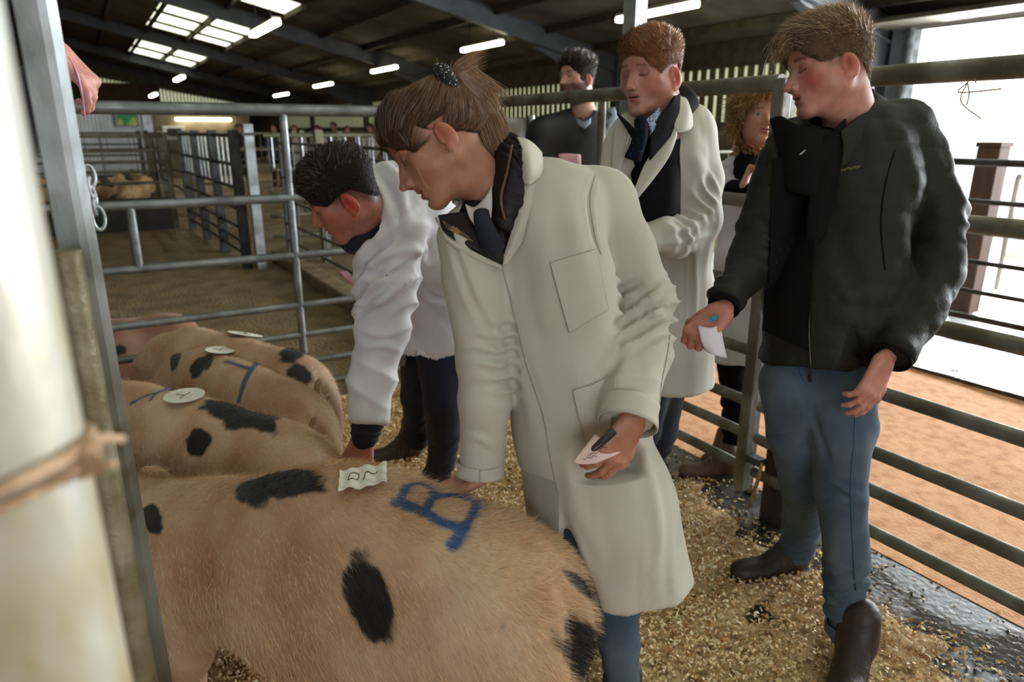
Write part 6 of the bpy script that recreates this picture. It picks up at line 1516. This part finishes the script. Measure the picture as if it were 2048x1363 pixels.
for i in range(420):
    sgn = 1 if i % 3 else -1                                    # more curls on the side seen
    a = rs.uniform(0, 1); x0 = (-.075 if sgn > 0 else .075) * rs.uniform(.55, 1.25); st = ch_[6](x0, rs.uniform(-.09, .035), rs.uniform(-.02, .10))
    ln = rs.uniform(.14, .27); out = -.05 if sgn > 0 else .04; k = rs.uniform(.009, .019); f = rs.uniform(3, 6); ph = rs.rand() * 6.28; u = np.linspace(0, 1, 22)
    base = st[None] + cdir(1, 0, 0)[None] * (np.sign(out) * (.075 * np.sin(u * 2.4) + rs.uniform(-.02, .045) * u))[:, None] - UP[None] * (ln * u)[:, None] + cdir(0, 0, 1)[None] * rs.uniform(-.03, .05) * u[:, None]
    base = base + (cdir(1, 0, 0)[None] * np.cos(ph + u * f * 6.28)[:, None] + cdir(0, 0, 1)[None] * np.sin(ph + u * f * 6.28)[:, None]) * (k * (.3 + .7 * u))[:, None]
    t_ = rs.rand(); mb.tube(base, np.linspace(.0045, .002, 22), 4, cap=False, col=np.array(lin('#8a6238')) * (1 - t_) + np.array(lin('#d2a871')) * t_)
put(mb.build('curls', hair_m, None, True), CW)
CFR = cdir(-.1, 0, -1)
c1 = [(P(1440, 345, 2.95), .062), (P(1436, 420, 2.88), .060), (P(1455, 410, 2.76), .050), (P(1478, 398, 2.71), .042)]
c1 = [(P(1464, 345, 3.0), .055), (P(1449, 366, 2.97), .048), (P(1464, 374, 2.92), .040), (P(1478, 378, 2.86), .036)]
pr = [rc(P(1462, 345, 3.0), P(1545, 345, 3.02), .06, .065, k=.05), rc(P(1500, 370, 3.03), P(1492, 520, 3.06), .135, .120, flat=CFR, s=.7, k=.05), rc(P(1492, 520, 3.06), P(1482, 720, 3.13), .12, .15, flat=CFR, s=.85, k=.05)]
cc_ = half(P(1480, 728, 3.06), (0, 0, -1), P(1480, 790, 3.1) - .3, P(1480, 790, 3.1) + .3); cc_.hi[2] = P(1480, 728, 3.06)[2] + .02
cloth('coat', pr + chain(c1, .02) + chain([(P(1550, 352, 3.0), .06), (P(1560, 440, 2.98), .055), (P(1512, 510, 2.93), .045)], .02) + [cc_, rc(P(1515, 320, 2.93), P(1512, 380, 2.90), .05, .035, k=.01, op='s')], coat_b, CW, .008, fn=lambda v, n: rings(drape(v, n, cdir(.1, 1, 0), .007, 24, 41), n, c1[0][0], c1[2][0], .006, .05, 41, .1))
cloth('black_top', [rc(P(1495, 330, 2.95), P(1490, 375, 2.90), .06, .05, k=.03), rc(P(1530, 335, 2.97), P(1505, 380, 2.92), .06, .05, k=.03), rc(cn, cO, .05, .055, k=.01, op='s')], black_m, CW, .007)
cloth('sleeve_cuff', [rc(P(1468, 378, 2.87), P(1486, 379, 2.81), .040, .034, k=.02), rc(P(1512, 376, 2.90), P(1490, 379, 2.81), .038, .034, k=.02)], black_m, CW, .006)
f6 = G(1455, 908); f7 = G(1410, 928)
legs('trousers', [[(P(1500, 700, 3.16), .075), (P(1482, 800, 3.3), .058), (f6 + V(.02, .02, .14), .045)], [(P(1462, 700, 3.16), .075), (P(1468, 800, 3.2), .058), (G(1466, 950) + V(.01, .03, .12), .045)]], black_m, CW, .008)
cloth('sock', [rc(f6 + V(.02, .02, .07), f6 + V(.02, .02, .13), .036, .038)], mat('white_sock', '#d8d6d2', None, .8), CW, .005)
boot(f6 + V(.02, .02, 0), nrm(L(-.6, -.7, 0)), .92, parent=CW, shaft=.05, m=mat('tan_boot', '#5a4234', '#47342a', .6, 0, 9, 4, .2, 60)); boot(G(1466, 950), nrm(L(-1, -.08, 0)), .95, parent=CW, shaft=.05, m=MATS['tan_boot'])
pk = thing('pink_card', 'pink printed card held by the curly haired woman below the rail', 'card', loc=P(1486, 490, 2.82))
o = sheet('card', [[P(1474, 456, 2.84), P(1488, 454, 2.84), P(1501, 453, 2.85)], [P(1473, 490, 2.83), P(1487, 489, 2.83), P(1501, 488, 2.84)], [P(1472, 524, 2.84), P(1486, 525, 2.84), P(1500, 524, 2.85)]], .0015, pinkp_m, pk, 8, 8)
mb = MB(); mb.tube([P(1476, 475, 2.826), P(1498, 473, 2.832)], .002, 5); 
for j in range(3): mb.tube([P(1477, 461 + j * 4, 2.832), P(1487, 460 + j * 4, 2.832)], .0009, 4)
mb.tube([P(1492 + 3.5 * math.cos(a), 464 + 4 * math.sin(a), 2.834) for a in np.linspace(0, 5.5, 12)], .0016, 5)
put(mb.build('print', mat('dark_pink_print', '#6b3550', None, .7), None), pk)

# ------------------------------------------------------------------ plain builder for people far off and half hidden
def far_person(pos, yaw, label, top, trs, hair, s=1.0, group='people watching from behind the pens', arm=None, res=.018):
    o = V(pos[0], pos[1], 0); f = V(math.cos(yaw), math.sin(yaw), 0); sd = V(-f[1], f[0], 0); R = np.stack([sd, f, UP], 1); W = lambda x, y, z: o + R @ (V(x, y, z) * s)
    t = person(label, o, group)
    hd = head_mesh(W(0, 0.02, 1.61), f, UP, s, res=res * .45, neck=W(0, -.02, 1.45), skin='#b48672')
    arms = []
    A = arm or [(.21, 0, 1.40), (.26, .02, 1.12), (.22, .14, .92)]
    hands = []
    for g in (-1, 1):
        B_ = A if g == 1 else [(-.21, 0, 1.40), (-.26, .02, 1.12), (-.22, .12, .9)]
        arms.append(B_); e, w_ = W(*B_[1]), W(*B_[2]); pr_, _ = hand_prims(w_ + nrm(w_ - e) * .02, w_ - e, sd * -g, side=g, s=s); hands.append(hand_mesh(pr_, '#b07f6a', res * .35))
    inn_ = inner_body([rc(W(0, -.02, 1.45), W(0, 0, .95), .06 * s, .07 * s, k=.05)], res=.03)
    finish_body([hd[:3], *hands, inn_], t)
    hair_cap(hd, short_mask(), lambda l: .012 + 0 * l[:, 0], hair, parent=t, n=500, ln=.015, wid=.004, s=s)
    pr_ = [rc(W(-.15, 0, 1.40), W(.15, 0, 1.40), .075 * s, .075 * s, k=.06), rc(W(0, 0, 1.30), W(0, 0, .95), .17 * s, .155 * s, flat=f, s=.68, k=.06), rc(W(0, 0, .95), W(0, 0, .85), .16 * s, .17 * s, flat=f, s=.7)]
    for B_ in arms: pr_ += chain([(W(*B_[0]), .07 * s), (W(*B_[1]), .058 * s), (W(*B_[2]), .048 * s)], .03)
    cloth('jacket', pr_, mat('far_' + top[0], top[1], None, .8), t, res, fn=lambda v, n: drape(v, n, UP, .01, 14, 3))
    legs('trousers', [[(W(g * .09, 0, .88), .10 * s), (W(g * .10, .01, .48), .075 * s), (W(g * .11, 0, .10), .06 * s)] for g in (-1, 1)], mat('far_' + trs[0], trs[1], None, .8), t, res)
    for g in (-1, 1): boot(W(g * .11, -.04, 0), f, s, parent=t, shaft=.08)
    return t
toc = -math.pi / 2 - YAW
for (px, d, sd_, lab, top, hr, sc) in ((548, 21.5, 0, 'person in a dark coat, furthest left of the far crowd', ('navy', '#20242e'), '#2a1c14', 1.0), (588, 21.6, .3, 'person in a bright red top in the far crowd', ('red', '#9c2f2a'), '#7a4a30', .98),
    (636, 21.5, -.3, 'person in a pale top in the far crowd, left of the big dark coat', ('pale', '#b8b4ac'), '#3a2618', .98), (668, 21.4, 0, 'broad person in a dark blue coat in the far crowd', ('slate', '#2c3444'), '#1d1512', 1.03),
    (694, 21.7, .4, 'person in a brown top, right end of the far crowd', ('brown', '#5a4030'), '#3a2618', .97), (742, 19.3, -.4, 'person in a cream coat just left of the ponytailed woman', ('cream', '#cfc8b8'), '#2a1c14', 1.0),
    (478, 22.2, .3, 'person in black left of the crowd behind the barred fence', ('black', '#191a1e'), '#2a1c14', 1.0)):
    g = atY(px, 262, d); far_person((g[0], g[1]), toc + sd_, lab, top, ('dark', '#23252c'), hr, sc)

# person outside on the left: only the hand with the slip shows past the post
HP = P(70, 130, 1.62)
hp = thing('person', 'person at the left edge, hand with a pink slip showing beyond the near post', 'person', loc=(HP[0], HP[1], 0))
h8, t8 = hand_prims(P(112, 98, 1.46), cdir(.62, .62, .1), cdir(-.55, .7, .2), side=-1, s=.95, curl=(.30, .5, .75, .9), spread=.05, thumb=(.25, .3, .3))
wr = P(112, 98, 1.46); b0 = wr + L(-.42, .10, -.28); sh = b0 + L(-.12, .02, .12); 
bx_ = L(*(np.array([float((sh - 0) @ CR), float(sh @ CF)]) + np.array([-.16, .05])), 0); lx, lf = float(bx_ @ CR), float(bx_ @ CF)
W2 = lambda x, y, z: L(lx + x, lf + y, z)
hh = head_mesh(W2(0, -.02, 1.66), nrm(L(.8, .4, 0)), UP, 1.0, .006, neck=W2(-.02, 0, 1.5))
el_ = W2(.24, .05, 1.22); wr2 = wr - nrm(cdir(.62, .62, .1)) * .01
finish_body([hh[:3], hand_mesh(h8, '#c78f88', .0025, t8), inner_body([rc(W2(0, 0, 1.5), W2(0, 0, 1.0), .09, .1, k=.05), rc(W2(.16, 0, 1.42), el_, .04, .035), rc(el_, wr2, .035, .026)])], hp)
hair_cap(hh, short_mask(), lambda l: .012 + 0 * l[:, 0], '#3a2a1e', parent=hp, n=1500, ln=.018, wid=.002)
cloth('jacket', [rc(W2(-.14, 0, 1.44), W2(.14, 0, 1.44), .075, .075, k=.06), rc(W2(0, 0, 1.32), W2(0, 0, .9), .17, .165, flat=CF, s=.7, k=.06)] + chain([(W2(.18, 0, 1.42), .07), (el_, .058), (wr2 * .85 + el_ * .15, .045)], .03) + chain([(W2(-.2, 0, 1.42), .07), (W2(-.25, .02, 1.12), .058), (W2(-.22, .12, .9), .045)], .03), mat('far_navy', '#20242e', None, .8), hp, .012)
legs('trousers', [[(W2(g * .09, 0, .88), .10), (W2(g * .10, .01, .48), .075), (W2(g * .11, 0, .10), .06)] for g in (-1, 1)], navy_m, hp, .014)
for g in (-1, 1): boot(W2(g * .11, -.04, 0), L(.5, .8, 0), 1.0, parent=hp)
sl = sheet('paper_slip', [[P(136, 112, 1.40), P(145, 128, 1.40), P(150, 150, 1.41)], [P(146, 128, 1.39), P(155, 150, 1.39), P(160, 180, 1.40)], [P(158, 150, 1.395), P(166, 190, 1.395), P(171, 238, 1.40)]], .0015, mat('pink_slip', '#d7a0ba', '#c98fac', .7, 0, 5), None, 12, 12)
tag(sl, 'pink folded slip hanging from the hand beside the near post', 'paper')

# ------------------------------------------------------------------ sheep
fleece = mat('sheep_fleece', '#cfb083', '#b3936a', .95, 0, 24, 5, .9, 60); sface = mat('sheep_face', '#4a3c33', '#2f2722', .8)
def make_sheep(label):
    t = thing('sheep', label, 'sheep', 'sheep in the far pen', (0, 0, 0)); pr = [el((0, 0, .56), (.42, .19, .20), k=.06), el((-.25, 0, .56), (.22, .19, .20), k=.06), rc((.34, 0, .62), (.52, 0, .74), .12, .085, k=.06)]
    v, q = carve(pr, .018, 1); n = vnormals(v, q); v = v + n * (.012 * snoise(v, 40, 2))[:, None]; put(link('fleece', mesh_np('fleece', v, q), fleece), t)
    pr = [el((.60, 0, .77), (.10, .055, .065), k=.03), rc((.62, 0, .76), (.72, 0, .70), .05, .033, k=.03)] + [rc((.55, s * .05, .80), (.53, s * .13, .79), .022, .01, flat=(0, 0, 1), s=.5, k=.01) for s in (-1, 1)]
    v, q = carve(pr, .01, 1); put(link('head', mesh_np('sheep_head', v, q), sface), t)
    for x in (-.32, .28):
        for s in (-1, 1):
            v, q = carve(chain([((x, s * .10, .42), .055), ((x - .02, s * .10, .24), .032), ((x, s * .10, .02), .026)], .02), .012, 1); put(link('leg', mesh_np('sheep_leg', v, q), sface), t)
    return t
spots_ = [(-1.6, 13.6, .1, 'near tan sheep standing broadside behind the front rails'), (-.35, 13.4, -.1, 'tan sheep just left of the pale faced ones'), (.7, 13.5, 1.2, 'sheep at the right end of the pen, head by the corner'), (-3.1, 13.6, 3.0, 'sheep furthest left along the front rails'),
          (-1.3, 14.3, 2.95, 'second row sheep facing left behind the broadside one'), (0.1, 14.5, .5, 'second row sheep turned away near the pen corner'), (-2.6, 14.8, .1, 'back row sheep near the left of the pen'), (-.8, 15.3, -.1, 'back row sheep in the middle of the pen'), (.9, 15.3, 1.7, 'back row sheep against the right rails')]
s0 = make_sheep(spots_[0][3])
for i, (x, y, a, lab) in enumerate(spots_):
    o = s0 if i == 0 else copy_tree(s0); o.location = (x, y, 0); o.rotation_euler = (0, 0, a); o['label'] = lab
